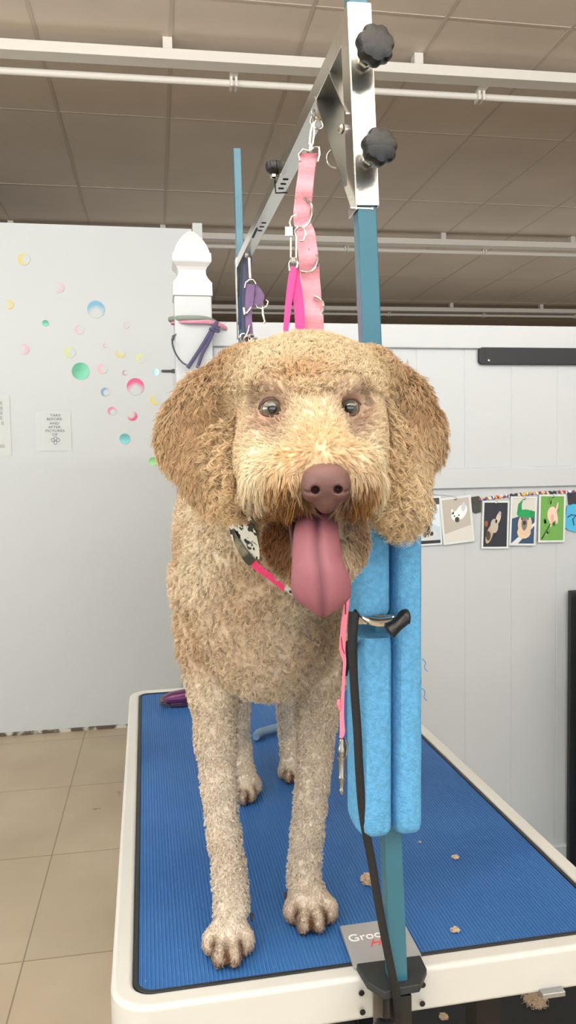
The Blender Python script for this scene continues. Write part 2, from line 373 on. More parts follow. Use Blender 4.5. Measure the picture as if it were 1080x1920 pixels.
# ---------------- photo prints pinned on the fence ----------------
def quad(pts, Y): return [ony(x, y, Y) for x, y in pts]
cm = mat_attr('photo_print', .35, spec=.4)
def blob(mb, M, cx, cy, rx, ry, col, rot=0, z=.0, n=18):
    pts = []
    for k in range(n):
        a = 2*math.pi*k/n; x = rx*math.cos(a); y = ry*math.sin(a); c, s = math.cos(rot), math.sin(rot)
        pts.append(M@V(cx+x*c-y*s, cy+x*s+y*c, z))
    mb.add(pts, [list(range(n))], col)
def poly(mb, M, pts, col, z): mb.add([M@V(x, y, z) for x, y in pts], [list(range(len(pts)))], col)
def photo(cx, cy, wpx, hpx, rot, bg, paint, label, lay):
    Y = YF-.004-.0025*lay
    p = ony(cx, cy, Y); s = px(p)[2]/F; w, h = wpx*s, hpx*s
    t = thing('photo_print', p, label, 'photo', 'dog photo prints pinned along the fence')
    M = frame(p, (math.cos(rot), 0, math.sin(rot)), z=(0, -1, 0))
    MB().box((-w/2, -h/2, -.0006), (w/2, h/2, .0002), M).build('white_border', paper, t)
    i = MB(); b_ = .07*w
    i.box((-w/2+b_, -h/2+b_, .0002), (w/2-b_, h/2-b_*.9, .0005), M, col=bg)
    K = Matrix.Diagonal((w/2-b_, h/2-b_, 1, 1)); MM = M@K
    paint(i, MM); i.build('picture', cm, t, cols=True)
    MB().lathe([(.004, 0), (.0045, .003), (.002, .006), (.0002, .0065)], frame(M@V(0, h/2-.006, .0003), (1, 0, 0), z=(0, -1, 0)), 10).build('push_pin', CHROME, t, smooth=True)
def p1(i, M):
    poly(i, M, [(-1, .72), (1, .72), (1, 1), (-1, 1)], (60, 60, 62), .0006); poly(i, M, [(-1, -1), (1, -1), (1, -.86), (-1, -.86)], (40, 42, 46), .0006)
    poly(i, M, [(.2, -.1), (1, -.3), (1, .7), (.35, .7)], (200, 215, 228), .0006)
    blob(i, M, -.2, -.62, .95, .25, (196, 202, 204), 0, .0006); blob(i, M, -.15, -.1, .38, .5, (118, 112, 100), 0, .0007); blob(i, M, -.15, .45, .34, .2, (108, 150, 190), 0, .0008)
    blob(i, M, -.1, -.3, .14, .4, (60, 56, 54), 0, .0009); blob(i, M, -.4, -.6, .16, .12, (50, 48, 48), 0, .0009); blob(i, M, .2, -.56, .18, .1, (50, 48, 48), 0, .0009)
def p2(i, M):
    poly(i, M, [(-1, -1), (1, -1), (1, -.3), (-1, -.6)], (202, 202, 198), .0006)
    blob(i, M, .35, .35, .5, .3, (222, 224, 226), .5, .0007); blob(i, M, .55, .6, .16, .22, (190, 196, 205), -.4, .0008)
    blob(i, M, -.05, .2, .36, .24, (230, 230, 230), 0, .0009); blob(i, M, -.3, .42, .1, .14, (215, 214, 214), .5, .0009); blob(i, M, .0, .02, .17, .13, (60, 60, 62), 0, .001)
    blob(i, M, -.18, .2, .05, .04, (30, 30, 30), 0, .001); blob(i, M, .16, .22, .05, .04, (30, 30, 30), 0, .001)
def p3(i, M):
    blob(i, M, -.48, -.42, .25, .5, (176, 160, 136), -.6, .0006); blob(i, M, -.1, -.05, .34, .32, (180, 172, 160), -.5, .0007); blob(i, M, .22, .3, .18, .3, (196, 186, 172), -.6, .0008)
    blob(i, M, .34, .52, .12, .1, (176, 160, 160), 0, .0009); blob(i, M, .05, .16, .09, .09, (30, 28, 26), 0, .001); blob(i, M, -.8, .05, .14, .14, (150, 84, 40), 0, .0008); blob(i, M, -.6, -.5, .2, .22, (70, 58, 48), .3, .0009)
def p4(i, M):
    poly(i, M, [(-1, .1), (1, .45), (1, 1), (-1, 1)], (198, 198, 192), .0006); poly(i, M, [(-1, -1), (-.4, -1), (1, -.2), (1, -.05)], (206, 210, 212), .0006)
    blob(i, M, .1, -.5, .6, .28, (214, 190, 160), 0, .0007); blob(i, M, .15, -.15, .62, .5, (206, 186, 160), 0, .0008); blob(i, M, .15, .32, .74, .2, (30, 150, 84), 0, .00085)
    poly(i, M, [(-.6, .3), (-.5, .75), (-.1, .98), (-.2, .7), (-.15, .4)], (26, 140, 78), .0009); poly(i, M, [(.5, .3), (.62, .5), (1, .42), (.9, .1)], (26, 140, 78), .0009)
    blob(i, M, .1, -.1, .26, .32, (120, 112, 106), 0, .0009); blob(i, M, .1, -.08, .14, .1, (48, 44, 44), 0, .001); blob(i, M, -.15, .1, .06, .05, (40, 34, 30), 0, .001); blob(i, M, .4, .1, .06, .05, (40, 34, 30), 0, .001)
def p5(i, M):
    for k in range(14):
        blob(i, M, random.uniform(-.8, .8), random.uniform(-.85, .85), .18, .1, random.choice([(92, 146, 66), (120, 168, 88)]), random.uniform(0, 3), .0006)
    blob(i, M, 0, .18, .42, .36, (226, 192, 178), 0, .0007); blob(i, M, .4, .5, .07, .26, (222, 190, 176), -.4, .0008); blob(i, M, .38, -.02, .12, .24, (226, 196, 182), .2, .0008)
    blob(i, M, -.1, -.2, .1, .2, (220, 186, 172), 0, .0008); blob(i, M, .02, .0, .12, .2, (206, 160, 150), 0, .0009); poly(i, M, [(-.15, -.22), (-.1, -.25), (-.85, -.98), (-.9, -.9)], (34, 50, 34), .0008)
PH = [(804, 977, 50, 92, .03, (184, 200, 210), p1, 'pinned photo of a dark dog in a blue hat, half behind the curly dog'),
      (857, 975, 62, 88, .09, (176, 172, 162), p2, 'pinned photo of a white bulldog on a pale floor'),
      (929, 984, 54, 90, -.03, (38, 40, 48), p3, 'pinned photo of a tan dog muzzle on black, hanging lowest'),
      (981, 977, 53, 92, -.04, (46, 74, 104), p4, 'pinned photo of a bulldog wearing a green hat'),
      (1035, 972, 54, 90, -.02, (104, 158, 76), p5, 'pinned photo of a pink puppy on green grass')]
for i, a in enumerate(PH): photo(*a, 1+(i % 3 == 1)+2*(i == 3)*0+(1 if i == 3 else 0))
# behind the prints: dark tags, blue shape, bead garland
def card(pts, col, label, name, cat, Y, r=.5):
    q = quad(pts, Y); mb = MB(); n = len(q); bq = [(p[0], p[1]+.0015, p[2]) for p in q]
    mb.add(list(q)+bq, [list(range(n)), list(range(n, 2*n))[::-1]]+[(i, (i+1) % n, n+(i+1) % n, n+i) for i in range(n)])
    return tag(mb.build(name, mat(name+'_paint', col, r, noise=.12, nscale=60)), label, cat)
card([(884, 932), (898, 930), (903, 938), (902, 960), (892, 963), (883, 958)], (58, 58, 54), 'small black card tucked between the bulldog photo and the muzzle photo', 'black_card', 'card', YF-.0035)
card([(1064, 924), (1092, 922), (1092, 946), (1066, 946)], (42, 44, 54), 'black tag above the blue cutout at the right edge', 'black_tag', 'tag', YF-.0035)
o = thing('blue_cutout', ony(1075, 970, YF-.006), 'bright blue paper cutout at the right edge beside the grass photo', 'paper cutout')
mb = MB(); q = quad([(1063, 949), (1075, 945), (1096, 946), (1098, 990), (1080, 998), (1066, 994), (1058, 988), (1059, 978)], YF-.006)
mb.prism([(p[0], p[2]) for p in q], 0, .002, Matrix(((1, 0, 0, 0), (0, 0, -1, YF-.004), (0, 1, 0, 0), (0, 0, 0, 1)))); mb.build('sheet', mat('blue_paper', (70, 170, 214), .6), o)
mb = MB(); mb.tube([ony(x, y, YF-.0068) for x, y in [(1064, 970), (1071, 965), (1080, 966), (1074, 973), (1076, 985)]], .002, 6); mb.build('drawn_line', mat('dark_teal_ink', (30, 84, 100), .7), o)
gl = thing('bead_garland', ony(990, 925, YF-.003), 'multicoloured bead garland strung above the dog photos', 'garland')
bc = [(200, 60, 60), (240, 240, 238), (225, 205, 90), (70, 100, 180), (235, 235, 235), (235, 170, 80), (120, 80, 150), (190, 205, 215)]
mb = MB()
for k in range(74):
    t = k/73; x = 898+t*178; y = 937-14*t-4*math.sin(t*3)+1.4*math.sin(k*1.7); p = V(ony(x, y, YF-.004))
    c = bc[int(abs(math.sin(k*12.9898))*43758) % 8] if (k//6) % 5 != 4 else (70, 70, 76)
    mb.lathe([(.001, -.0022), (.0040, -.0018), (.0040, .0018), (.001, .0022)], frame(p, (0, 1, 0), z=(1, 0, .08)), 6, col=c)
mb.build('beads', cm, gl, cols=True); gl.children[0]['kind'] = 'stuff'
mb = MB(); mb.tube(spline([ony(x, y, YF-.002) for x, y in [(790, 925), (840, 929), (898, 937), (990, 926), (1076, 921), (1110, 919)]], 6), .0009, 5); mb.build('string', mat('string', (190, 192, 190), .8), gl)
# small scuffs on boards
# leads looped round the post
def ringloop(cx0, y0, half_l, half_r, z, rcol, name, label, ry=.085, w=.006, tilt=0):
    pts = []
    for k in range(36):
        a = 2*math.pi*k/36; hx = half_r if math.cos(a) > 0 else half_l
        pts.append(V(cx0+hx*math.cos(a), y0+ry*math.sin(a), z+tilt*math.cos(a)-.02*max(0, math.cos(a))**3+.008*math.sin(a)))
    mb = MB(); mb.tube(pts, w, 8, closed=True, flat=.45, side=(0, 0, 1))
    return tag(mb.build(name, mat(name+'_'+str(rcol[0]), rcol, .75, bump=.3, bscale=900), smooth=True), label, 'leash')
ringloop(PXc-.002, yc, .066, .083, pz(592), (128, 142, 132), 'looped_leash', 'sage green leash looped round the fence post, above the pink one', .075, .0065)
ringloop(PXc+.004, yc, .066, .098, pz(598), (206, 140, 164), 'looped_leash', 'pink leash looped round the fence post under the green one', .072, .006)
t = thing('hanging_leash', ony(400, 606, YF-.06), 'purple leash hanging from a hook on the fence post with a buckle at left', 'leash')
pur = mat('purple_web', (74, 70, 104), .7, bump=.3, bscale=900)
for pts, w in (([(408, 603), (398, 617), (375, 655), (352, 690)], .0055), ([(404, 610), (392, 640), (380, 662), (370, 690)], .005)):
    mb = MB(); mb.tube(spline([ony(x, y, YF-.062) for x, y in pts]), w, 8, flat=.35, side=(1, 0, .3)); mb.build('strap', pur, t, smooth=True)
mb = MB(); mb.tube(spline([ony(x, y, YF-.075) for x, y in [(329, 628), (323, 640), (328, 660), (340, 678), (356, 688)]]), .0035, 8, flat=.5); mb.build('curved_tail', mat('grey_web', (84, 90, 104), .7), t, smooth=True)
mb = MB(); mb.tube([ony(x, y, YF-.075) for x, y in [(330, 626), (324, 630), (322, 638), (326, 637)]], .0022, 6, closed=True); mb.build('buckle', mat('dark_metal', (90, 92, 92), .35, .8), t, smooth=True)
mb = MB(); mb.tube(spline([ony(x, y, YF-.064) for x, y in [(392, 616), (402, 620), (410, 622), (409, 617), (402, 615)]], 4), .0035, 8); mb.build('tie', pur, t, smooth=True)
# ================= GROOMING TABLE =================
TZ = .825; O = V(-.039, .804, 0); ax = V(-.016, 1, 0).normalized(); rx = V(ax.y, -ax.x, 0)
MT = frame((O.x, O.y, 0), rx, z=(0, 0, 1))          # table frame: u right, v back, z up
W_, L_ = .572, 1.10; BR = .026
tb = thing('grooming_table', MT@V(W_/2, L_/2, 0), 'white framed grooming table with a blue ribbed top', 'table')
enamel = mat('frame_enamel', (196, 197, 193), .35, noise=.02, nscale=6, coat=.2)
def ring(mb, o, i, z0, z1, M):
    n = len(o); vs = [M@V(p[0], p[1], z0) for p in o]+[M@V(p[0], p[1], z1) for p in o]+[M@V(p[0], p[1], z1) for p in i]+[M@V(p[0], p[1], z0) for p in i]
    fs = []
    for k in range(n):
        j = (k+1) % n
        fs += [(k, j, n+j, n+k), (n+k, n+j, 2*n+j, 2*n+k), (2*n+k, 2*n+j, 3*n+j, 3*n+k), (3*n+k, 3*n+j, j, k)]
    mb.add(vs, fs)
mb = MB(); ring(mb, rrect(-BR, -BR, W_+BR, L_+BR, .045, 10), rrect(-.002, -.002, W_+.002, L_+.002, .022, 10), TZ-.048, TZ+.003, MT)
fr = mb.build('frame', enamel, tb, bevel=.006, seg=3)
blk = mat('rubber_trim', (34, 38, 42), .5)
mb = MB(); ring(mb, rrect(-.002, -.002, W_+.002, L_+.002, .022, 10), rrect(.0035, .0035, W_-.0035, L_-.0035, .018, 10), TZ-.01, TZ+.0015, MT); mb.build('rubber_trim', blk, tb, bevel=.001)
# ribbed mat surface, real ridges along the length
mm = bpy.data.materials.new('ribbed_mat_blue'); mm.use_nodes = True; nt = mm.node_tree; N = nt.nodes; L = nt.links; b = N['Principled BSDF']
b.inputs['Roughness'].default_value = .5; b.inputs['Specular IOR Level'].default_value = .35
tc = N.new('ShaderNodeTexCoord'); ns = N.new('ShaderNodeTexNoise'); ns.inputs['Scale'].default_value = 5; ns.inputs['Detail'].default_value = 6
r = N.new('ShaderNodeValToRGB'); r.color_ramp.elements[0].color = (*lin((42, 92, 154)), 1); r.color_ramp.elements[1].color = (*lin((56, 108, 170)), 1); r.color_ramp.elements[0].position = .35; r.color_ramp.elements[1].position = .7
s2 = N.new('ShaderNodeTexNoise'); s2.inputs['Scale'].default_value = 160; s2.inputs['Detail'].default_value = 2
r2 = N.new('ShaderNodeValToRGB'); r2.color_ramp.elements[0].position = .7; r2.color_ramp.elements[1].position = .8; r2.color_ramp.elements[0].color = (0, 0, 0, 1); r2.color_ramp.elements[1].color = (.5, .5, .5, 1)
mx = N.new('ShaderNodeMixRGB'); mx.inputs[2].default_value = (*lin((150, 170, 200)), 1)
L.new(tc.outputs['Object'], ns.inputs['Vector']); L.new(tc.outputs['Object'], s2.inputs['Vector']); L.new(ns.outputs['Fac'], r.inputs['Fac']); L.new(s2.outputs['Fac'], r2.inputs['Fac'])
L.new(r.outputs['Color'], mx.inputs[1]); L.new(r2.outputs['Color'], mx.inputs['Fac']); L.new(mx.outputs['Color'], b.inputs['Base Color'])
mb = MB(); nr = 124; pitch = (W_-.008)/nr; sec = []
for k in range(nr):
    u = .004+k*pitch; sec += [(u, -.0011), (u+pitch*.3, -.0011), (u+pitch*.45, 0), (u+pitch*.85, 0)]
sec += [(W_-.004, -.0011)]
vs = [MT@V(u, v, TZ+z) for v in (.004, L_-.004) for u, z in sec]; n = len(sec)
mb.add(vs, [(k, k+1, n+k+1, n+k) for k in range(n-1)]); 
mb.build('ribbed_mat', mm, tb)
MB().prism(rrect(.0, .0, W_, L_, .02), TZ-.03, TZ-.003, MT).build('table_board', blk, tb)
# legs / base
st = mat('black_steel', (22, 22, 24), .45, .3)
for u in (.05, W_-.05):
    MB().box((u-.02, .25, .03), (u+.02, .29, TZ-.03), MT).build('leg', st, tb); MB().box((u-.02, L_-.2, .03), (u+.02, L_-.16, TZ-.03), MT).build('leg', st, tb)
    MB().box((u-.025, .2, .0), (u+.025, L_-.1, .03), MT).build('foot_rail', st, tb, bevel=.004)
def fp(x, y): return ony(x, y, .778)
for x, y in ((678, 1862), (680, 1898), (793, 1847), (792, 1882)):
    p = fp(x, y); MB().lathe([(.0032, 0), (.0032, .001), (.002, .0016), (.0003, .0016)], frame(V(p)+V(0, .0004, 0), (1, 0, 0), z=(0, -1, 0)), 12).build('frame_screw', st, tb, smooth=True)
p = fp(1044, 1862); MB().box((p[0]-.018, p[1]-.002, p[2]-.004), (p[0]+.010, p[1]+.02, p[2]+.002)).build('catch', mat('aluminium', (170, 172, 174), .35, .9), tb, bevel=.001)
t = tag(MB().prism(rrect(.18, .45, 3.0, 1.35, .05), .0005, .014, MT).build('floor_mat', mat('rubber_floor_mat', (26, 27, 29), .7, bump=.3, bscale=60), bevel=.003), 'black rubber mat on the floor under the right side of the grooming table', 'mat')
tan = mat('loose_fur', (196, 176, 150), .9, noise=.2, nscale=200)
def clump(P, R, label, n=46, name='fur_clump', g=None, seed=0, flat=.45):
    rg = random.Random(seed); mb = MB()
    for k in range(n):
        a = rg.uniform(0, 6.28); q = R*math.sqrt(rg.random())*.8; c = V(P)+V(q*math.cos(a), q*math.sin(a), rg.random()*R*flat+.0008)
        b_ = rg.uniform(0, 6.28); l = R*rg.uniform(.25, .5); pts = []
        for j in range(7):
            s = j/6-.5; bend = 1.6*math.sin(s*4+k)
            pts.append(c+V(math.cos(b_+bend)*s*l*2, math.sin(b_+bend)*s*l*2, R*.25*math.cos(s*3)-R*.12))
        for p_ in pts: p_.z = max(p_.z, P[2]+.0007)
        mb.tube(pts, .0004, 4)
    return tag(mb.build(name, tan, smooth=True), label, 'fur clump', g)
clump(onz(692, 1655, TZ), .0105, 'largest tan tuft of cut fur on the blue mat, left of the teal pole', 300, seed=1, flat=.8)
clump(onz(854, 1609, TZ), .005, 'tiny fur tuft on the blue mat right of the pole, the farther one', 80, seed=2)
clump(onz(853, 1746, TZ), .0055, 'small fur tuft on the blue mat near the front frame edge', 90, seed=3)
clump(onz(787, 1580, TZ), .003, 'speck of fur on the blue mat right beside the foam padded pole', 14, seed=5)
for k, (x, y, r, lb) in enumerate(((1005, 1880, .03, 'wide tan fur clump on the black floor mat, farthest right'), (890, 1903, .014, 'middle one of three fur clumps on the black floor mat'), (832, 1908, .011, 'fur clump on the black floor mat nearest the pole sleeve'))):
    clump(onz(x, y, .014), r, lb, 300, seed=20+k, g='fur clumps on the floor mat')

# ================= GROOMING ARM =================
teal = mat('teal_powder_coat', (44, 104, 124), .34, noise=.04, nscale=30, coat=.15)
steel = mat('brushed_steel', (206, 205, 199), .2, .95, noise=.05, nscale=9, stretch=(30, 30, 2), bump=.05, bscale=90)
PB = V(.2445, .765, .68); Pt = V(.2040, .765, 1.905); pd = (Pt-PB).normalized()
def pole_at(z): return PB+(Pt-PB)*((z-PB.z)/(Pt.z-PB.z))
FB = V(.2290, 1.945, .68); FT = V(.2160, 1.945, float(ony(445, 280, 1.945)[2]))
rig = thing('dog_grooming_stand', (.235, 1.35, TZ), 'overhead steel bar carried on two teal poles clamped to the grooming table', 'grooming stand')
def sq(a, b_, s, M=None):
    mb = MB(); mb.tube([a, b_], s/math.sqrt(2), 4, side=(1, 0, 0)); return mb
sq(pole_at(.78), Pt, .0195).build('pole', teal, rig, bevel=.0015)
fz0 = lambda z: FB+(FT-FB)*((z-FB.z)/(FT.z-FB.z))
sq(fz0(.78), FT, .0185).build('pole', teal, rig, bevel=.0015)
NA = pole_at(1.822)+V(0, .012, 0); FA = V(ony(452, 494, 1.93)); bd = (FA-NA).normalized(); bx = V(1, 0, 0); bx = (bx-bd*bx.dot(bd)).normalized(); bz = bx.cross(bd)
MBm = frame(NA, bx, z=bz)   # local: x right, y along bar, z up
BL_ = (FA-NA).length; bw = .0115
MB().box((-bw, -.004, -bw), (bw, BL_, bw), MBm).build('bar', steel, rig, bevel=.0012)
hole = mat('slot_dark', (12, 14, 14), .8)
# slots punched into the bar underside
def slots(ys):
    mb = MB()
    for y in ys: mb.prism(rrect(-.0045, y-.0035, .0045, y+.0035, .002, 3), -bw-.0005, -bw+.004, MBm)
    mb.build('slot_row', hole, rig)
def bar_y(x, y):   # position along the bar from a measured picture point
    best = min(np.linspace(0, BL_, 600), key=lambda s: np.hypot(*(px(np.array(MBm@V(0, s, -bw)))[:2]-np.array((x, y))))); return float(best)
y1 = bar_y(534, 346); y2 = bar_y(497, 428)
slots([y1-.024, y1, y1+.024]); slots([y2-.03, y2, y2+.03])
def strip(a, b_, w, tk, nrm):
    d = (b_-a).normalized(); n_ = V(nrm); s = d.cross(n_).normalized(); M = frame(a, d, z=n_); l = (b_-a).length
    mb = MB(); mb.box((0, -w/2, -tk/2), (l, w/2, tk/2), M); return mb
def onx(x, y, X): w = ray(x, y); return CAM+w*(X-CAM[0])/w[0]
XB = float(pole_at(1.75).x)
JN = [np.array(onx(x, y, XB-.011)) for x, y in ((593, 183), (662, 391), (653, 214), (618, 130))]
base_ = np.array(pole_at(1.822)); REL = [(p[1]-base_[1], p[2]-base_[2]) for p in JN]
def bracket(P0, sgn, zr, par, top, low):
    # channel hugging the pole, and a flanged diagonal brace up to the bar
    c0 = V(P0(low)); c1 = V(P0(top)); M = frame(c0, (1, 0, 0), z=(c1-c0)); l = (c1-c0).length; h = .0114
    o = MB(); s = -sgn
    o.box((-h, s*h-.0008, .0), (h, s*h+.0008, l), M)
    for q in (-1, 1): o.box((q*h-.0008, min(s*h, -s*.018), -.004 if q < 0 else 0), (q*h+.0008, max(s*h, -s*.018), l), M)
    o.build('pole_bracket', steel, par, bevel=.0005)
    def W(k, x): 
        p = V(P0(zr)); return V(p.x+x, p.y+sgn*REL[k][0], p.z+REL[k][1])
    web = MB(); hh = .0112
    for x in (hh,):
        web.add([W(k, x-.0008) for k in range(4)]+[W(k, x+.0008) for k in range(4)], [(0, 1, 2, 3), (7, 6, 5, 4), (0, 4, 5, 1), (1, 5, 6, 2), (2, 6, 7, 3), (3, 7, 4, 0)])
    web.build('brace_plate', steel, par)
    fl2 = MB()
    for a_, b_ in ((0, 1), (3, 2)):
        fl2.add([W(a_, -hh), W(b_, -hh), W(b_, hh), W(a_, hh)]+[W(a_, -hh)+V(0, 0, .0016), W(b_, -hh)+V(0, 0, .0016), W(b_, hh)+V(0, 0, .0016), W(a_, hh)+V(0, 0, .0016)], [(0, 1, 2, 3), (7, 6, 5, 4), (0, 4, 5, 1), (1, 5, 6, 2), (2, 6, 7, 3), (3, 7, 4, 0)])
    fl2.build('brace_flange', steel, par)
bracket(pole_at, 1, 1.822, rig, 1.836, 1.643)
zf = FA.z; bracket(fz0, -1, zf, rig, zf+.014, zf-.18)
def knob(P, ax_, r, par, m=BLACKP, stem=.014, lobes=7, name='star_knob'):
    M = frame(P, (0, 0, 1) if abs(ax_[2]) < .7 else (1, 0, 0), z=ax_)
    k = MB(); st_ = lambda a, q: 1-.11*(.5+.5*math.cos(lobes*a))**2 if q > .6*r else 1
    k.lathe([(r*.42, stem), (r*.5, stem+.002), (r*.85, stem+.005), (r*1.0, stem+.008), (r*1.02, stem+.015), (r*.9, stem+.019), (r*.5, stem+.021), (.0003, stem+.0205)], M, 56, star=st_)
    o = k.build(name, m, par, smooth=True)
    s = MB(); s.lathe([(r*.26, 0), (r*.26, stem+.004)], M, 14); s.lathe([(r*.44, 0), (r*.44, .004)], M, 6); s.build('knob_bolt', CHROME, o)
    return o
knob(V(ony(684, 112, .749)), (.10, -1, .0), .0185, rig); knob(V(ony(692, 296, .749)), (.10, -1, .0), .0175, rig)
b_ = ony(642, 242, .79); MB().lathe([(.005, 0), (.005, .002), (.003, .004), (.0004, .0042)], frame(V(b_), (0, 0, 1), z=(-1, -.2, 0)), 14).build('bolt', CHROME, rig, smooth=True)
def torus(mb, c, r, w, nrm, n=28, a0=0, a1=360, sq=1.):
    M = frame(c, V(nrm).orthogonal(), z=nrm); K = n if a1-a0 < 360 else n
    pts = [M@V(r*math.cos(math.radians(a0+(a1-a0)*k/K)), sq*r*math.sin(math.radians(a0+(a1-a0)*k/K)), 0) for k in range(K+(0 if a1-a0 >= 360 else 1))]
    mb.tube(pts, w, 8, closed=(a1-a0 >= 360)); return mb
mb = torus(MB(), at(631, 297, .86), .0105, .0014, tuple(FW)); mb.build('ring', CHROME, rig, smooth=True)
# sliding hooks on the bar
pk = V(at(513, 328, px(np.array(MBm@V(0, y1-.02, 0)))[2]))
kk = knob(pk-V(0, 0, .004), (0, 0, 1), .0125, rig, stem=.004, lobes=11)
mb = MB(); d1 = float(px(np.array(MBm@V(0, y1, -bw)))[2]); mb.tube([at(515, 338, d1), at(517, 362, d1), at(538, 361, d1-.012)], .0013, 6); mb.build('hook', BLACKP, rig)
mb = MB(); d2 = float(px(np.array(MBm@V(0, y2, 0)))[2]); mb.tube(spline([at(491, 386, d2), at(489, 400, d2), at(488, 416, d2), at(481, 430, d2+.02), at(474, 445, d2+.04)], 5), .0024, 6); mb.build('hook', mat('dark_teal_metal', (46, 70, 72), .5, .3), rig)
yh = bar_y(592, 212); mb = MB(); hp = MBm@V(0, yh, -bw); mb.lathe([(.0042, 0), (.0045, .006), (.002, .008)], frame(hp, (1, 0, 0), z=(0, 0, -1)), 12); torus(mb, hp+V(0, 0, -.012), .0055, .0014, (0, 1, 0)); mb.build('eyelet', CHROME, rig, smooth=True)
yf = bar_y(468, 482); mb = MB(); hq = MBm@V(0, min(yf, BL_-.03), -bw); mb.lathe([(.006, 0), (.006, .004), (.002, .006)], frame(hq, (1, 0, 0), z=(0, 0, -1)), 12); mb.build('eyelet', CHROME, rig, smooth=True)
# clamp plate + sleeve
cl = thing('pole_clamp', (.24, .79, TZ), 'grey and black clamp holding the teal pole to the table front', 'clamp')
q = [onz(637, 1737, TZ+.006), onz(744, 1722, TZ+.006), onz(762, 1738, TZ+.006), onz(790, 1790, TZ+.006), onz(790, 1800, TZ+.006), onz(664, 1815, TZ+.006)]
MB().prism([(p[0], p[1]) for p in q], TZ+.001, TZ+.007).build('grey_plate', mat('grey_plate', (158, 160, 163), .4, .15), cl, bevel=.0012)
iron = mat('cast_black', (36, 40, 42), .6, bump=.5, bscale=120)
q = [onz(x, y, TZ+.012) for x, y in ((668, 1806), (788, 1790), (800, 1815), (787, 1846), (745, 1853), (722, 1861), (688, 1840))]
MB().prism([(p[0], p[1]) for p in q], TZ+.003, TZ+.012).build('clamp_jaw', iron, cl, bevel=.0015)
mb = MB(); s = .0125; a = pole_at(.822)
mb.box((a.x-s, a.y-s, .62), (a.x+s, a.y+s, .8215)); mb.build('sleeve', mat('sleeve_black', (18, 20, 22), .4), cl, bevel=.001)
mb = MB(); mb.box((a.x-s-.010, a.y+s+.0005, .62), (a.x-s+.002, a.y+s+.003, .822)); mb.build('backing_strip', mat('strip_grey', (120, 116, 108), .5, .5), cl)
knob(V(ony(722, 1925, .74)), (-.35, -1, .1), .017, cl, stem=.004)
u_ = V(onz(762, 1740, TZ+.006))-V(onz(645, 1755, TZ+.006)); u_.z = 0; u_ = V(onz(735, 1748, TZ+.007))-V(onz(652, 1762, TZ+.007)); 
c0 = V(onz(653, 1761, TZ+.0072)); text('Groom', .0185, frame(c0, u_, z=(0, 0, 1)), mat('white_print', (236, 238, 240), .5), 'white_lettering', cl, sx=1.0, align='LEFT')
c0 = V(onz(690, 1770, TZ+.0072)); text('He', .018, frame(c0, u_, z=(0, 0, 1)), mat('red_print', (214, 70, 66), .5), 'red_lettering', cl, sx=1.1, shear=.5, align='LEFT')

# ================= FOAM NOODLE ON THE POLE =================
foam = mat('blue_foam', (88, 158, 206), .85, noise=.12, nscale=220, bump=.8, bscale=420)
cA = ony(730, 1185, .775); cB = ony(733, 1540, .765)
fn = thing('foam_noodle', cB, 'bright blue slit foam tube padding the lower half of the teal pole', 'foam padding')
def lobe(x0, x1, ya, yb, name, front):
    """D-shaped length of foam between the picture heights ya (top) and yb (bottom)"""
    pa = ony(730, ya, .765); pb_ = ony(732, yb, .765); za, zb_ = float(pa[2]), float(pb_[2]); mb = MB(); K = 26; S = 22; vs = []
    levels = [0, .012, .03]+list(np.linspace(.06, .94, S-5))+[.97, .988, 1]
    for j, t in enumerate(levels):
        z = za+(zb_-za)*t; yy = ya+(yb-ya)*t; e = 1.0
        dist = min(t, 1-t)*abs(za-zb_); R_ = .009
        if dist < R_ and (t > .5 or front == 'r'): e = 1-.17*(1-dist/R_)**2
        elif dist < .003: e = .965
        c = pole_at(z); xa = float(ony(x0, yy, .745)[0]); xb = float(ony(x1, yy, .745)[0])
        lx = (xa+xb)/2; hx = (xb-xa)/2
        for k in range(K):
            a = 2*math.pi*k/K; X = math.copysign(abs(math.cos(a))**.5, math.cos(a)); Yv = math.copysign(abs(math.sin(a))**.8, math.sin(a))
            w = 1+.012*math.sin(7*t+3*k)+.01*math.sin(31*t+k)
            vs.append((lx+hx*e*X*(w if abs(X) < .8 else 1), c.y+.002+.036*e*Yv*w, z))
    m = len(levels); fs = [(i*K+k, i*K+(k+1) % K, (i+1)*K+(k+1) % K, (i+1)*K+k) for i in range(m-1) for k in range(K)]+[list(range(K))[::-1], list(range((m-1)*K, m*K))]
    mb.add(vs, fs); return mb.build(name, foam, fn, smooth=True)
lobe(663, 732, 900, 1146, 'foam_half', 'l'); lobe(668, 735.5, 1182, 1541, 'foam_half', 'l'); lobe(733.5, 791, 905, 1541, 'foam_half', 'r')
mb = MB()
for x, y in ((791, 1235), (790, 1290)):
    p = V(ony(x, y, .76)); mb.tube(spline([p, p+V(.004, 0, -.004), p+V(.003, 0, -.010), p+V(.006, 0, -.014)], 3), .0006, 5)
mb.build('foam_shred', foam, fn)
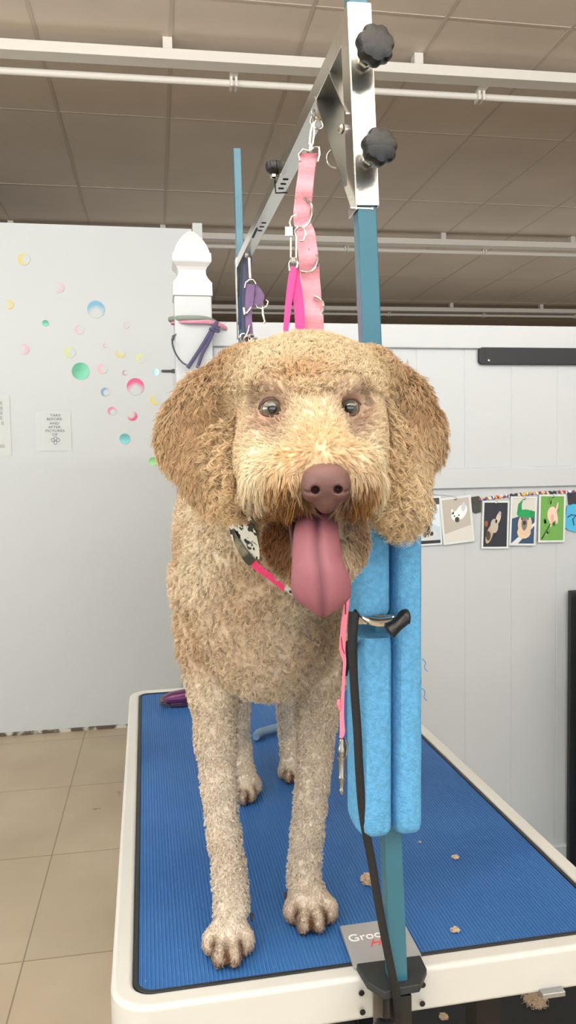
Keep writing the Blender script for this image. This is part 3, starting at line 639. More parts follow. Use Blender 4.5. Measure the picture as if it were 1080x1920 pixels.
# side clamp: chrome arm with a wing knob, clamped on the pole
sc_ = thing('side_clamp', ony(700, 1158, .74), 'chrome clamp with a black wing knob set on the pole between the foam pieces', 'clamp')
mb = MB(); mb.tube(spline([ony(x, y, Y) for x, y, Y in ((668, 1150, .765), (676, 1153, .748), (692, 1162, .737), (712, 1166, .73), (738, 1163, .722))], 5), [.0035]*2+[.005]*19, 10, flat=.9); mb.build('chrome_arm', CHROME, sc_, smooth=True)
mb = MB(); mb.tube(spline([ony(x, y, Y) for x, y, Y in ((668, 1146, .76), (690, 1152, .742), (715, 1156, .733), (742, 1157, .724))], 5), .0022, 8); mb.build('upper_rod', CHROME, sc_, smooth=True)
mb = MB(); mb.tube(spline([ony(x, y, Y) for x, y, Y in ((727, 1184, .712), (736, 1178, .712), (748, 1168, .714), (760, 1157, .716), (769, 1155, .716))], 5), [.0065, .0075, .009, .0085, .008, .0078, .0075, .007, .0068, .0068, .0068, .007, .0072, .0075, .008, .0082, .008, .0078, .007, .005, .003], 12, flat=.85); mb.build('wing_knob', BLACKP, sc_, smooth=True)
# black loop lead
bl = mat('black_nylon', (14, 15, 18), .6, bump=.4, bscale=700)
pts = [(664, 1148, .742), (661, 1190, .735), (662, 1240, .733), (665, 1300, .733), (670, 1370, .733), (674, 1450, .734), (681, 1530, .736), (696, 1610, .738), (709, 1690, .738), (722, 1760, .737), (736, 1830, .738), (744, 1870, .741), (748, 1925, .745)]
bt = thing('black_lead', ony(664, 1148, .742), 'black nylon lead running down in front of the foam padded pole', 'leash')
mb = MB(); P_ = spline([ony(*p) for p in pts], 6); mb.tube(P_, [.0058-.0014*min(1, i/14) for i in range(len(P_))], 8, flat=.35, side=(1, 0, 0)); mb.build('strap', bl, bt, smooth=True)
mb = MB(); mb.tube(spline([ony(*p) for p in ((664, 1150, .742), (675, 1149, .750), (700, 1147, .757), (722, 1147, .760))], 4), .004, 8, flat=.4, side=(0, 0, 1)); mb.build('loop', bl, bt, smooth=True)
mb = MB(); mb.tube(spline([ony(*p) for p in ((659, 1200, .737), (656, 1230, .76), (653, 1262, .79))], 4), [.007]*4+[.0085]*5, 8, flat=.3, side=(1, .5, 0)); mb.build('flap', bl, bt, smooth=True)

# ================= LEADS HANGING FROM THE BAR =================
def dring(mb, c, rx_, ry_, w, xd=(1, 0, 0), zd=(0, 0, 1), a0=0, a1=360):
    x = V(xd).normalized(); z = V(zd).normalized(); n = 26
    pts = [V(c)+x*rx_*math.cos(math.radians(a0+(a1-a0)*k/n))+z*ry_*math.sin(math.radians(a0+(a1-a0)*k/n)) for k in range(n if a1-a0 >= 360 else n+1)]
    mb.tube(pts, w, 8, closed=a1-a0 >= 360)
dH = float(px(np.array(hp))[2])
hs = thing('harness_strap', hp+V(0, 0, -.02), 'wide pale pink webbing strap with metal D-rings hanging from the arm', 'strap')
pink = mat('pink_webbing', (242, 166, 180), .75, noise=.06, nscale=60, bump=.7, bscale=240, stretch=(1, 1, 5))
ctr = [(579, 288, 0), (575, 320, 0), (570, 365, .0), (566, 405, .003), (573, 440, .002), (579, 490, 0), (583, 540, .004), (587, 590, .0), (590, 640, .0), (592, 700, .02)]
W = [17, 16, 16.5, 16, 18, 19, 19.5, 19, 18, 18]
P_ = spline([at(x, y, dH+o) for x, y, o in ctr], 8); Wd = np.interp(np.linspace(0, len(ctr)-1, len(P_)), range(len(ctr)), W)
mb = MB(); xs = [V(RV)*(1)+V(FW)*(.25*math.sin(i*.16)) for i in range(len(P_))]
pp = [p+V(FW)*(.0025*math.sin(i*.75)+.003*math.sin(i*.31)) for i, p in enumerate(P_)]
n8 = len(pp); vs = []
for p, w_, x_ in zip(pp, Wd, xs):
    hw_ = w_/F*dH; x_ = x_.normalized(); n_ = V(-FW)
    for sx_, sz_ in ((-1, 0), (-.9, 1), (.9, 1), (1, 0), (.9, -1), (-.9, -1)): vs.append(p+x_*hw_*sx_+n_*.0013*sz_)
fs = [(i*6+k, i*6+(k+1) % 6, (i+1)*6+(k+1) % 6, (i+1)*6+k) for i in range(n8-1) for k in range(6)]+[list(range(6)), list(range(6*n8-6, 6*n8))]
mb.add(vs, fs); mb.build('webbing', pink, hs, smooth=True)
def at2(x, y, o=0): return V(at(x, y, dH+o))
mb = MB(); mb.tube([at2(x, y, -.002) for x, y in ((562, 302), (560, 290), (568, 280), (581, 283), (590, 276), (598, 276), (599, 290), (596, 303))], .0014, 8); mb.build('top_ring', CHROME, hs, smooth=True)
mb = MB(); mb.lathe([(.003, 0), (.0034, .004), (.0026, .009)], frame(at2(582, 284), (1, 0, 0), z=at2(584, 270)-at2(582, 284)), 12)
mb.tube([at2(x, y) for x, y in ((580, 272), (582, 250), (586, 232))], .0016, 8); mb.tube([at2(x, y) for x, y in ((586, 273), (589, 250), (588, 232), (590, 224), (586, 216), (582, 228), (584, 236))], .0013, 8)
mb.build('snap_hook', CHROME, hs, smooth=True)
for (x, y, w_, h_, dx) in ((564, 398, 21, 32, .3), (575, 489, 20, 24, .2), (586, 576, 20, 23, .2)):
    mb = MB(); c = at2(x, y, -.003); s = dH/F
    pts = []
    for k in range(15):
        a = math.radians(-120+k*14.5); 
        pts.append(c+V(RV)*(w_*s*math.cos(a)*1.05+0)+V(UV)*(h_*s*(math.sin(a)*.9))+V(FW)*(-.008*math.cos(a*.5)+.006 if math.sin(a) < .5 else .002))
    mb.tube(pts, .0017, 8); mb.build('d_ring', CHROME, hs, smooth=True)
# hot pink loop clipped to the first ring
rb = thing('pink_ribbon_lead', at2(550, 500, -.02), 'neon pink ribbon lead clipped to the first ring of the harness strap', 'leash')
mb = MB(); f3 = -.02
mb.tube([at2(x, y, f3) for x, y in ((545, 428), (543, 418), (547, 407), (556, 402))], .0013, 8)
mb.tube([at2(x, y, f3) for x, y in ((545, 440), (545, 490))], .0014, 8); mb.tube([at2(x, y, f3) for x, y in ((555, 490), (555, 445), (553, 433), (560, 424), (570, 428), (573, 440), (568, 452), (562, 452))], .0014, 8)
mb.box((-.006, -.003, -.005), (.003, .003, .006), frame(at2(544, 436, f3), RV, z=UV)); mb.lathe([(.0042, 0), (.0042, .005)], frame(at2(550, 484, f3), (1, 0, 0), z=(0, 0, -1)), 12)
mb.tube([at2(x, y, f3) for x, y in ((543, 508), (542, 494), (546, 487), (555, 487), (558, 494), (556, 503))], .0015, 8); mb.build('snap_hook', CHROME, rb, smooth=True)
hot = mat('neon_pink', (250, 62, 142), .55, bump=.2, bscale=600)
for nm, a_, o in (('ribbon', [(551, 500, 6, 0), (547, 525, 7, 0), (541, 570, 6, 0), (534, 640, 4.5, .0)], 0), ('ribbon', [(553, 500, 4, .003), (557, 540, 9, .004), (561, 580, 9.5, .004), (564, 640, 8.5, .004)], 0)):
    Pq = spline([at2(x, y, f3+o_) for x, y, w_, o_ in a_], 6); ww = np.interp(np.linspace(0, 3, len(Pq)), range(4), [q_[2] for q_ in a_])
    mb = MB(); mb.tube(Pq, [w_/F*dH for w_ in ww], 8, flat=.09, side=tuple(RV)); mb.build(nm, hot, rb, smooth=True)
# purple lead on the far end
dq = float(px(np.array(hq))[2])-.01
pl = thing('purple_lead', at(468, 500, dq), 'purple and slate lead with chrome clips hanging at the far end of the arm', 'leash')
A = lambda x, y, o=0: V(at(x, y, dq+o))
vio = mat('violet_web', (112, 88, 128), .7, bump=.4, bscale=600); slate = mat('slate_web', (70, 72, 96), .7, bump=.4, bscale=600); 
def band(pts, m, nm, o=0):
    Pq = spline([A(x, y, o) for x, y, w_ in pts], 5); ww = np.interp(np.linspace(0, len(pts)-1, len(Pq)), range(len(pts)), [q_[2] for q_ in pts])
    mb = MB(); mb.tube(Pq, [w_/F*dq for w_ in ww], 8, flat=.15, side=tuple(RV)); mb.build(nm, m, pl, smooth=True)
band([(461, 495, 5), (460, 560, 6), (459, 660, 7)], slate, 'dark_band', .02)
band([(470, 533, 8), (468, 560, 8), (466, 590, 6), (470, 650, 7)], vio, 'band'); band([(478, 534, 3), (487, 555, 9), (480, 568, 9), (472, 574, 3)], vio, 'folded_band', .006)
mb = MB(); mb.tube([A(x, y, -.003) for x, y in ((467, 484), (468, 508), (469, 522))], .0035, 8); mb.build('snap_hook', CHROME, pl, smooth=True)
for pp_, w_ in ((((459, 540), (461, 530), (467, 525), (474, 524), (479, 530), (480, 533)), .002), (((457, 577), (459, 590), (462, 588), (471, 576)), .003), (((461, 632), (466, 620), (468, 610)), .003)):
    mb = MB(); mb.tube([A(x, y, -.004) for x, y in pp_], w_, 8); mb.build('buckle', CHROME, pl, smooth=True)
mb = MB(); mb.tube([A(x, y, -.004) for x, y in ((479, 570), (483, 577), (492, 579), (500, 574), (503, 566), (499, 562))], .0018, 8); mb.tube([A(x, y, -.004) for x, y in ((492, 576), (493, 590), (497, 603), (494, 606))], .0028, 8); mb.build('clip', CHROME, pl, smooth=True)
for i_, (x, y) in enumerate(((456, 632), (464, 637), (472, 634), (478, 640))):
    mb = MB(); torus(mb, A(x, y, -.006), .008, .0022, (0.3*i_-.4, 1, .2)); mb.build('ring', CHROME, pl, smooth=True)

# pale pink lead hanging in front of the dog's chest
fl_ = thing('thin_pink_lead', ony(646, 1120, .70), 'thin pink lead with a steel clip hanging beside the dog tongue', 'leash')
pk2 = mat('rose_cord', (226, 122, 146), .7, bump=.3, bscale=700)
def A3(x, y, d): return V(at(x, y, d))
DL = .715
for pts in ([(652, 1100, 5), (650, 1130, 5), (645, 1170, 5.5), (642, 1210, 6), (643, 1225, 5), (646, 1240, 3.2), (645, 1260, 3), (643, 1300, 3), (641, 1340, 4), (642, 1372, 5), (639, 1384, 3)],):
    Pq = spline([A3(x, y, DL) for x, y, w_ in pts], 5); ww = np.interp(np.linspace(0, len(pts)-1, len(Pq)), range(len(pts)), [q_[2] for q_ in pts])
    mb = MB(); mb.tube(Pq, [w_/F*DL for w_ in ww], 8, flat=.3, side=tuple(RV)); mb.tube([A3(636, 1312, DL), A3(634, 1320, DL-.002), A3(638, 1330, DL)], .0016, 6); mb.build('cord', pk2, fl_, smooth=True)
mb = MB(); mb.tube([A3(x, y, DL-.003) for x, y in ((648, 1126), (648, 1152))], .0006, 5); mb.tube([A3(x, y, DL-.004) for x, y in ((640, 1195), (642, 1215), (646, 1226))], .0005, 5); mb.build('stitching', mat('dark_thread', (120, 40, 60), .8), fl_)
gm = mat('steel_clip', (150, 146, 136), .3, 1.)
mb = MB(); Mx = frame(A3(641, 1385, DL), tuple(RV), z=-UV)
mb.lathe([(.0022, 0), (.003, .003), (.0026, .006), (.0038, .0085), (.0038, .012), (.0028, .0125), (.0028, .016), (.0042, .0165), (.0042, .0185), (.003, .019), (.0028, .034), (.0036, .036), (.0024, .038), (.0018, .046), (.0026, .048), (.0016, .051), (.0004, .0525)], Mx, 14)
mb.tube([Mx@V(.0035, 0, .001), Mx@V(.0052, 0, .006), Mx@V(.004, 0, .016)], .0009, 6); mb.build('snap_clip', gm, fl_, smooth=True)

# ================= THINGS ON THE TABLE =================
# purple hair clipper
c0 = V(onz(303, 1325, TZ)); c1 = V(onz(392, 1318, TZ)); cd = (c1-c0); cd.z = 0; cd.normalize()
cp = thing('hair_clipper', c0, 'purple hair clipper lying on the blue mat behind the dog leg', 'clipper')
Mc = frame(V(c0)+V(0, 0, .0), cd, z=(0, 0, 1)); secs = [(0.004, .016, .012, .024), (.022, .018, .004, .032), (.05, .020, .001, .036), (.08, .019, .001, .036), (.11, .018, .001, .035), (.145, .017, .002, .033), (.16, .012, .006, .028)]
vs = []; K = 14
for (x, hy, z0, z1) in secs:
    for k in range(K):
        a = 2*math.pi*k/K; vs.append(Mc@V(x, hy*math.copysign(abs(math.cos(a))**.6, math.cos(a)), (z0+z1)/2+(z1-z0)/2*math.copysign(abs(math.sin(a))**.6, math.sin(a))))
m = len(secs); mb = MB(); mb.add(vs, [(i*K+k, i*K+(k+1) % K, (i+1)*K+(k+1) % K, (i+1)*K+k) for i in range(m-1) for k in range(K)]+[list(range(K))[::-1], list(range((m-1)*K, m*K))])
mb.build('body', mat('metallic_purple', (92, 44, 84), .28, .45), cp, smooth=True)
mb = MB(); mb.box((-.004, -.019, .010), (.012, .019, .0145), Mc); mb.box((-.002, -.017, .015), (.014, .017, .018), Mc); mb.build('blade', mat('blade_steel', (110, 96, 92), .35, .9), cp, bevel=.0008)
mb = MB(); mb.box((.02, -.0192, .001), (.13, .0192, .011), Mc); mb.build('grip', mat('dark_violet', (48, 28, 52), .5), cp, bevel=.002)
# blue-grey brush handle
hd = thing('brush', onz(480, 1388, TZ), 'blue-grey curved brush handle lying on the mat between the hind legs', 'grooming tool')
pts = [V(onz(x, y, TZ))+V(0, 0, .011) for x, y in ((480, 1392), (487, 1384), (500, 1380), (520, 1374), (560, 1364), (600, 1354))]
mb = MB(); P_ = spline(pts, 5); mb.tube(P_, [.007, .008, .0088]+[.009]*(len(P_)-3), 12); mb.build('handle', mat('blue_grey_rubber', (104, 134, 160), .5), hd, smooth=True)
# ================= DOG =================
LR = V(HH); LF = V(FH); LZ = V(0, 0, 1)
class SDF:
    rs = 1.
    def __init__(s, lo, hi, h):
        s.h = h; s.lo = np.array(lo); s.n = np.ceil((np.array(hi)-s.lo)/h).astype(int)+1
        s.v = np.full(s.n, .08, np.float32)
    def sub(s, lo, hi):
        a = np.clip(np.floor((lo-s.lo)/s.h).astype(int), 0, s.n-1); b = np.clip(np.ceil((hi-s.lo)/s.h).astype(int)+1, 1, s.n)
        sl = tuple(slice(a[i], b[i]) for i in range(3))
        g = np.meshgrid(*[s.lo[i]+s.h*np.arange(a[i], b[i]) for i in range(3)], indexing='ij'); return sl, np.stack(g, -1).astype(np.float32)
    def comb(s, sl, d, k, neg=False):
        a = s.v[sl]
        if neg: hh = np.clip(.5-.5*(a+d)/k, 0, 1); s.v[sl] = a*(1-hh)+(-d)*hh+k*hh*(1-hh)
        else: hh = np.clip(.5+.5*(a-d)/k, 0, 1); s.v[sl] = a*(1-hh)+d*hh-k*hh*(1-hh)
    def ell(s, c, r, k=.02, roll=0, yaw=0, pitch=0, neg=False, base=None):
        r = tuple(v*s.rs for v in r); k *= s.rs
        c = np.array(V(c)); R = max(r)+k+.02; sl, P = s.sub(c-R, c+R)
        if P.size == 0: return
        x, y, z = base or (LR, LF, LZ)
        M = Matrix((x, y, z)).transposed()@Matrix.Rotation(math.radians(yaw), 3, 'Z')@Matrix.Rotation(math.radians(pitch), 3, 'X')@Matrix.Rotation(math.radians(roll), 3, 'Y')
        q = (P-c.astype(np.float32))@np.array(M, dtype=np.float32)
        r = np.array(r, np.float32); k0 = np.linalg.norm(q/r, axis=-1); k1 = np.linalg.norm(q/(r*r), axis=-1)+1e-6
        s.comb(sl, k0*(k0-1)/k1, k, neg)
    def cone(s, a, b, ra, rb, k=.02, neg=False):
        ra, rb, k = ra*s.rs, rb*s.rs, k*s.rs; a = np.array(V(a)); b = np.array(V(b)); R = max(ra, rb)+k+.02
        sl, P = s.sub(np.minimum(a, b)-R, np.maximum(a, b)+R)
        if P.size == 0: return
        ab = b-a; t = np.clip(((P-a.astype(np.float32))@ab.astype(np.float32))/(ab@ab), 0, 1)
        d = np.linalg.norm(P-(a+t[..., None]*ab).astype(np.float32), axis=-1)-(ra+(rb-ra)*t); s.comb(sl, d, k, neg)
    def chain(s, pts, k=.015):
        for (a, ra), (b, rb) in zip(pts[:-1], pts[1:]): s.cone(a, b, ra, rb, k)
    def mesh(s):
        v = s.v; ins = v < 0; n = v.shape
        cnt = np.zeros(tuple(m-1 for m in n), np.int8); off = [(i, j, k) for i in (0, 1) for j in (0, 1) for k in (0, 1)]
        S = lambda A, o: A[o[0]:n[0]-1+o[0], o[1]:n[1]-1+o[1], o[2]:n[2]-1+o[2]]
        for o in off: cnt += S(ins, o)
        act = (cnt > 0) & (cnt < 8); idx = np.full(act.shape, -1, np.int64); idx[act] = np.arange(act.sum()); I = np.argwhere(act)
        acc = np.zeros((len(I), 3)); c = np.zeros(len(I))
        val = {o: v[I[:, 0]+o[0], I[:, 1]+o[1], I[:, 2]+o[2]] for o in off}
        for a in off:
            for d in range(3):
                if a[d] == 0:
                    b = list(a); b[d] = 1; b = tuple(b); va, vb = val[a], val[b]; m = (va < 0) != (vb < 0)
                    t = np.where(m, va/(va-vb+1e-12), 0); p = np.array(a, float)[None].repeat(len(I), 0); p[:, d] += t
                    acc[m] += p[m]; c[m] += 1
        P = s.lo+s.h*(I+acc/c[:, None]); faces = []
        for d in range(3):
            e1, e2 = [(1, 2), (2, 0), (0, 1)][d]
            a = ins; b = np.roll(ins, -1, axis=d); m = a != b
            sl = [slice(1, n[i]-1) for i in range(3)]; sl[d] = slice(0, n[d]-1)
            mm_ = np.zeros(n, bool); mm_[tuple(sl)] = m[tuple(sl)]; J = np.argwhere(mm_)
            def cell(o1, o2):
                q = J.copy(); q[:, e1] -= o1; q[:, e2] -= o2; return idx[q[:, 0], q[:, 1], q[:, 2]]
            f = np.stack([cell(1, 1), cell(0, 1), cell(0, 0), cell(1, 0)], 1)
            fl_ = ~ins[J[:, 0], J[:, 1], J[:, 2]]; f[fl_] = f[fl_][:, ::-1]; faces.append(f)
        Fc = np.concatenate(faces); Fc = Fc[(Fc >= 0).all(1)]; return P, Fc
def np_mesh(name, P, Fc, m, parent, cols=None, smooth=True):
    me = bpy.data.meshes.new(name); P = P-np.array(parent.location if parent else (0, 0, 0))
    if parent is not None and parent.parent is not None: P = P-np.array(parent.parent.location)
    nv, nf = len(P), len(Fc); k = Fc.shape[1]
    me.vertices.add(nv); me.vertices.foreach_set('co', P.astype(np.float32).ravel()); me.loops.add(nf*k); me.loops.foreach_set('vertex_index', Fc.astype(np.int32).ravel())
    me.polygons.add(nf); me.polygons.foreach_set('loop_start', np.arange(0, nf*k, k, dtype=np.int32)); me.polygons.foreach_set('use_smooth', np.full(nf, smooth))
    me.update(calc_edges=True)
    if cols is not None:
        ca = me.color_attributes.new('Col', 'FLOAT_COLOR', 'POINT'); ca.data.foreach_set('color', np.concatenate([cols, np.ones((nv, 1))], 1).astype(np.float32).ravel())
    me.materials.append(m); o = bpy.data.objects.new(name, me); COL.objects.link(o); o.parent = parent; return o
def relax(P, Fc, it=2, lam=.5):
    for _ in range(it):
        acc = np.zeros_like(P); c = np.zeros(len(P))
        for a in range(4):
            b = (a+1) % 4; np.add.at(acc, Fc[:, a], P[Fc[:, b]]); np.add.at(acc, Fc[:, b], P[Fc[:, a]]); np.add.at(c, Fc[:, a], 1); np.add.at(c, Fc[:, b], 1)
        P = P+lam*(acc/np.maximum(c, 1)[:, None]-P)
    return P
QS = 1.0; HS = .865
def q_(x, y, d): return V(at(x, y, d*QS))

D = SDF((-.12, .55, .82), (.34, 1.55, 1.56), .0042)
# trunk
D.ell(q_(500, 1085, .985), (.102, .14, .150), .03)
D.ell(q_(500, 1015, 1.05), (.108, .15, .13), .03)
D.cone(q_(505, 1030, 1.02), q_(512, 990, 1.33), .106, .098, .03)
D.ell(q_(510, 1010, 1.36), (.10, .09, .12), .03)
D.ell(q_(505, 1130, .925), (.075, .05, .095), .04)
D.ell(q_(392, 985, 1.06), (.040, .07, .07), .03)
# neck
D.cone(q_(560, 880, .80), q_(505, 1040, .95), .060, .088, .04)
# front legs
D.chain([(q_(388, 1080, .985), .046), (q_(394, 1200, .97), .040), (q_(402, 1300, .955), .0285), (q_(405, 1400, .945), .0220), (q_(411, 1480, .935), .0192), (q_(420, 1560, .93), .0180), (q_(431, 1640, .925), .0185), (q_(434, 1700, .915), .0188)], .004)
D.chain([(q_(612, 1080, 1.02), .048), (q_(610, 1200, 1.01), .042), (q_(596, 1300, 1.0), .0275), (q_(591, 1393, .995), .0220), (q_(584, 1480, .985), .0195), (q_(576, 1560, .98), .0185), (q_(570, 1630, .975), .0185), (q_(571, 1680, .965), .0205)], .004)
# hind legs
D.chain([(q_(450, 1060, 1.36), .075), (q_(436, 1200, 1.34), .05), (q_(437, 1290, 1.33), .030), (q_(441, 1350, 1.345), .0215), (q_(447, 1400, 1.36), .0195), (q_(454, 1440, 1.34), .0185), (q_(459, 1468, 1.315), .0185)], .005)
D.chain([(q_(560, 1060, 1.40), .075), (q_(552, 1200, 1.40), .05), (q_(543, 1270, 1.40), .030), (q_(543, 1330, 1.415), .0215), (q_(545, 1380, 1.43), .020), (q_(547, 1410, 1.41), .0185), (q_(547, 1432, 1.39), .0185)], .005)
TOES = []
def paw(cx, cy, w_, toes, R, bx_=0):
    """paw: instep mass plus four toes resting on the mat"""
    for (x, y) in toes:
        g = V(onz(x, y, TZ)); c = g+V(0, 0, R*.92)+LF*R*.9; TOES.append((c, R))
        D.ell(c, (R*.80, R*1.5, R*1.0), .0022)
    mid = sum(((t[0]) for t in TOES[-4:]), V(0, 0, 0))/4
    D.ell(mid+LF*.022+LZ*.006, (w_, .024, .017), .004)
    return mid
m1_ = paw(430, 1750, .023, ((394, 1794), (412, 1817), (439, 1815), (460, 1793)), .0125)
D.cone(q_(434, 1700, .915), m1_+LF*.022+LZ*.012, .0185, .017, .004)
m2_ = paw(580, 1700, .025, ((548, 1734), (570, 1754), (597, 1752), (619, 1733)), .0130)
D.cone(q_(571, 1680, .965), m2_+LF*.022+LZ*.012, .0200, .018, .004)
m3_ = paw(465, 1480, .020, ((444, 1500), (456, 1511), (471, 1506), (480, 1492)), .0115)
D.cone(q_(459, 1468, 1.315), m3_+LF*.02+LZ*.01, .0185, .016, .012)
m4_ = paw(545, 1440, .020, ((531, 1462), (541, 1470), (553, 1468), (562, 1458)), .0115)
D.cone(q_(547, 1432, 1.39), m4_+LF*.02+LZ*.01, .0185, .016, .012)
# head
QS = HS; D.rs = HS
D.ell(q_(579, 760, .835), (.080, .085, .064), .02)
D.ell(q_(570, 726, .835), (.072, .07, .047), .02)
D.ell(q_(585, 815, .80), (.064, .055, .050), .02)
D.ell(q_(497, 862, .79), (.031, .045, .050), .02)
D.ell(q_(692, 845, .80), (.018, .040, .048), .02)
D.cone(q_(585, 800, .765), q_(610, 862, .692), .034, .0235, .018)
D.ell(q_(541, 893, .715), (.0275, .034, .030), .012)
D.ell(q_(664, 888, .715), (.0215, .032, .032), .012)
D.ell(q_(500, 905, .745), (.0230, .030, .030), .014)
D.ell(q_(690, 895, .745), (.015, .026, .030), .014)
D.ell(q_(612, 915, .700), (.026, .024, .022), .010)
# brows and eye sockets
D.ell(q_(508, 725, .768), (.022, .016, .010), .012, roll=-8); D.ell(q_(650, 725, .768), (.020, .016, .010), .012, roll=10)
EYE = [q_(510, 766, .762), q_(655, 765, .768)]
for e in EYE: D.ell(e-LF*.0085, (.0128, .015, .0098), .006, neg=True)
# lower jaw, with the mouth gap above it
D.ell(q_(592, 1010, .785), (.051, .045, .050), .015)
D.ell(q_(600, 1045, .755), (.032, .030, .026), .012)
D.ell(q_(598, 985, .705), (.036, .035, .014), .008, neg=True)
# ears
D.cone(q_(462, 716, .85), q_(405, 752, .86), .034, .030, .02)
D.ell(q_(380, 802, .86), (.041, .024, .058), .014, roll=20)
D.ell(q_(400, 866, .85), (.036, .021, .047), .014, roll=6)
D.ell(q_(436, 866, .83), (.017, .020, .046), .010)
D.ell(q_(336, 815, .865), (.017, .020, .034), .012, roll=10)
D.cone(q_(690, 716, .86), q_(742, 750, .875), .033, .028, .02)
D.ell(q_(762, 796, .875), (.034, .024, .056), .014, roll=-20)
D.ell(q_(796, 812, .88), (.0155, .020, .032), .010, roll=-10)
D.ell(q_(752, 880, .865), (.027, .021, .058), .012, roll=-8)
D.ell(q_(742, 925, .855), (.020, .018, .030), .010)
D.ell(q_(725, 850, .835), (.011, .016, .058), .008)
# tail stump far behind
QS = 1.; D.rs = 1.
D.cone(q_(515, 950, 1.42), q_(520, 860, 1.47), .03, .02, .02)
BP, BF = D.mesh()
lum = lambda P, s: np.sin(P[:, 0]*s+1.3*np.sin(P[:, 1]*s*.7))*np.sin(P[:, 1]*s*1.1+P[:, 2]*s*.5)*np.sin(P[:, 2]*s+1.7*np.sin(P[:, 0]*s*.6))
BP = relax(BP, BF, 2)
tri = BVHTree.FromPolygons([tuple(p) for p in BP], [tuple(f) for f in BF.tolist()])
def hit(x, y):
    r = V(ray(x, y)).normalized(); h_ = tri.ray_cast(V(CAM), r); return h_[0], h_[1]
# vertex normals
def vnorm(P, Fc):
    n = np.cross(P[Fc[:, 2]]-P[Fc[:, 0]], P[Fc[:, 3]]-P[Fc[:, 1]]); vn = np.zeros_like(P)
    for k in range(4): np.add.at(vn, Fc[:, k], n)
    return vn/(np.linalg.norm(vn, axis=1)[:, None]+1e-12), n
VN, FN = vnorm(BP, BF)
_w = np.clip((1.30-BP[:, 2])/.03, 0, 1)*np.clip((BP[:, 2]-(TZ+.045))/.02, 0, 1)
BP = BP+VN*(_w*(.0016*lum(BP, 120)+.0018*lum(BP+.7, 75)))[:, None]; VN, FN = vnorm(BP, BF)

# -------- coat colour: pigment regions given as points on the body --------
def G(P, c, r): 
    r = np.asarray(r)*HS if np.asarray(c)[2] > 1.26 and QS < 1 else r
    d = (P-np.array(V(c)))/np.array(r if hasattr(r, '__len__') else (r, r, r)); return np.exp(-(d*d).sum(-1))
L_ = lambda *c: np.array(lin(c))
QS = HS
EARC = [(q_(385, 780, .85), .058), (q_(372, 860, .85), .045), (q_(345, 810, .85), .04), (q_(770, 760, .87), .05), (q_(795, 805, .88), .035), (q_(735, 700, .86), .035), (q_(420, 690, .84), .035)]
def coat(P):
    c = np.tile(L_(234, 222, 200), (len(P), 1))
    def mx(col, w): 
        nonlocal c; w = np.clip(w, 0, 1)[:, None]; c = c*(1-w)+L_(*col)*w
    z = P[:, 2]; 
    leg = np.clip((1.16-z)/.12, 0, 1); mx((232, 223, 210), leg*.9)
    head = np.clip((z-1.30)/.04, 0, 1)*np.clip((.84-(P@FH))/.04, 0, 1); mx((230, 214, 184), head)
    mx((246, 236, 212), 1.0*G(P, q_(480, 880, .74), .040)+.9*G(P, q_(692, 870, .74), .036)+.5*G(P, q_(600, 700, .75), .05)+.7*G(P, q_(470, 700, .78), .03)+.6*G(P, q_(700, 720, .78), .03))
    mx((236, 200, 158), .8*G(P, q_(598, 840, .69), .030))
    e = 0
    for cc, r in EARC: e = np.maximum(e, G(P, cc, r)*1.25)
    mx((198, 168, 132), e*.85); mx((236, 214, 178), .8*G(P, q_(440, 880, .82), (.02, .05, .06))+.7*G(P, q_(405, 950, .84), .035)+.8*G(P, q_(725, 880, .83), (.018, .05, .07))+.6*G(P, q_(742, 975, .85), .03)+.6*G(P, q_(318, 850, .86), .02))
    mx((216, 176, 124), .7*G(P, q_(570, 703, .75), (.03, .06, .012)))
    # stained beard round the mouth
    mx((124, 82, 50), 1.1*G(P, q_(540, 935, .69), .017)+1.1*G(P, q_(675, 930, .69), .016)+.9*G(P, q_(500, 1000, .76), .034)+1.0*G(P, q_(545, 1030, .74), .035)+.7*G(P, q_(672, 1000, .76), .03)+.8*G(P, q_(605, 960, .69), .025))
    mx((122, 78, 46), .9*G(P, q_(505, 960, .75), (.03, .03, .016)))
    mx((224, 186, 126), .6*G(P, q_(520, 905, .68), .014)+.8*G(P, q_(698, 915, .70), .012)+.6*G(P, q_(548, 857, .69), .008)+.6*G(P, q_(455, 1085, .9), .02))
    # skin tones round the eyes
    for e_ in EYE: mx((140, 100, 88), 1.15*G(P, e_-LF*.008, .0165)); mx((188, 152, 134), .7*G(P, e_-LF*.005-LZ*.006, .026))
    # toes stained darker
    for t, R in TOES: mx((168, 128, 90), .85*G(P, t-LF*.010-LZ*.004, R*.8))
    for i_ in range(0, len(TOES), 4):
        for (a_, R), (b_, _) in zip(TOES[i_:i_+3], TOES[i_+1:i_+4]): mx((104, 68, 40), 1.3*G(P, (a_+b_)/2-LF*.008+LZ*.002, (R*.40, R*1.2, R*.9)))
    mx((204, 174, 140), .5*np.clip(lum(P, 30)*1.2+.3, 0, 1)*(1-head*.8)*(1-leg*.8)); mx((206, 176, 146), .5*G(P, q_(480, 1200, 1.06), (.09, .09, .05))*(1-leg))
    return c
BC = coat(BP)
dog = thing('dog', (.12, 1.1, TZ), 'curly apricot doodle dog standing on the blue grooming table with its tongue out', 'dog')
skinm = mat_attr('coat_base', .9, spec=.1, bump=.9, bscale=260)
body = np_mesh('body', BP, BF, skinm, dog, BC*.82)

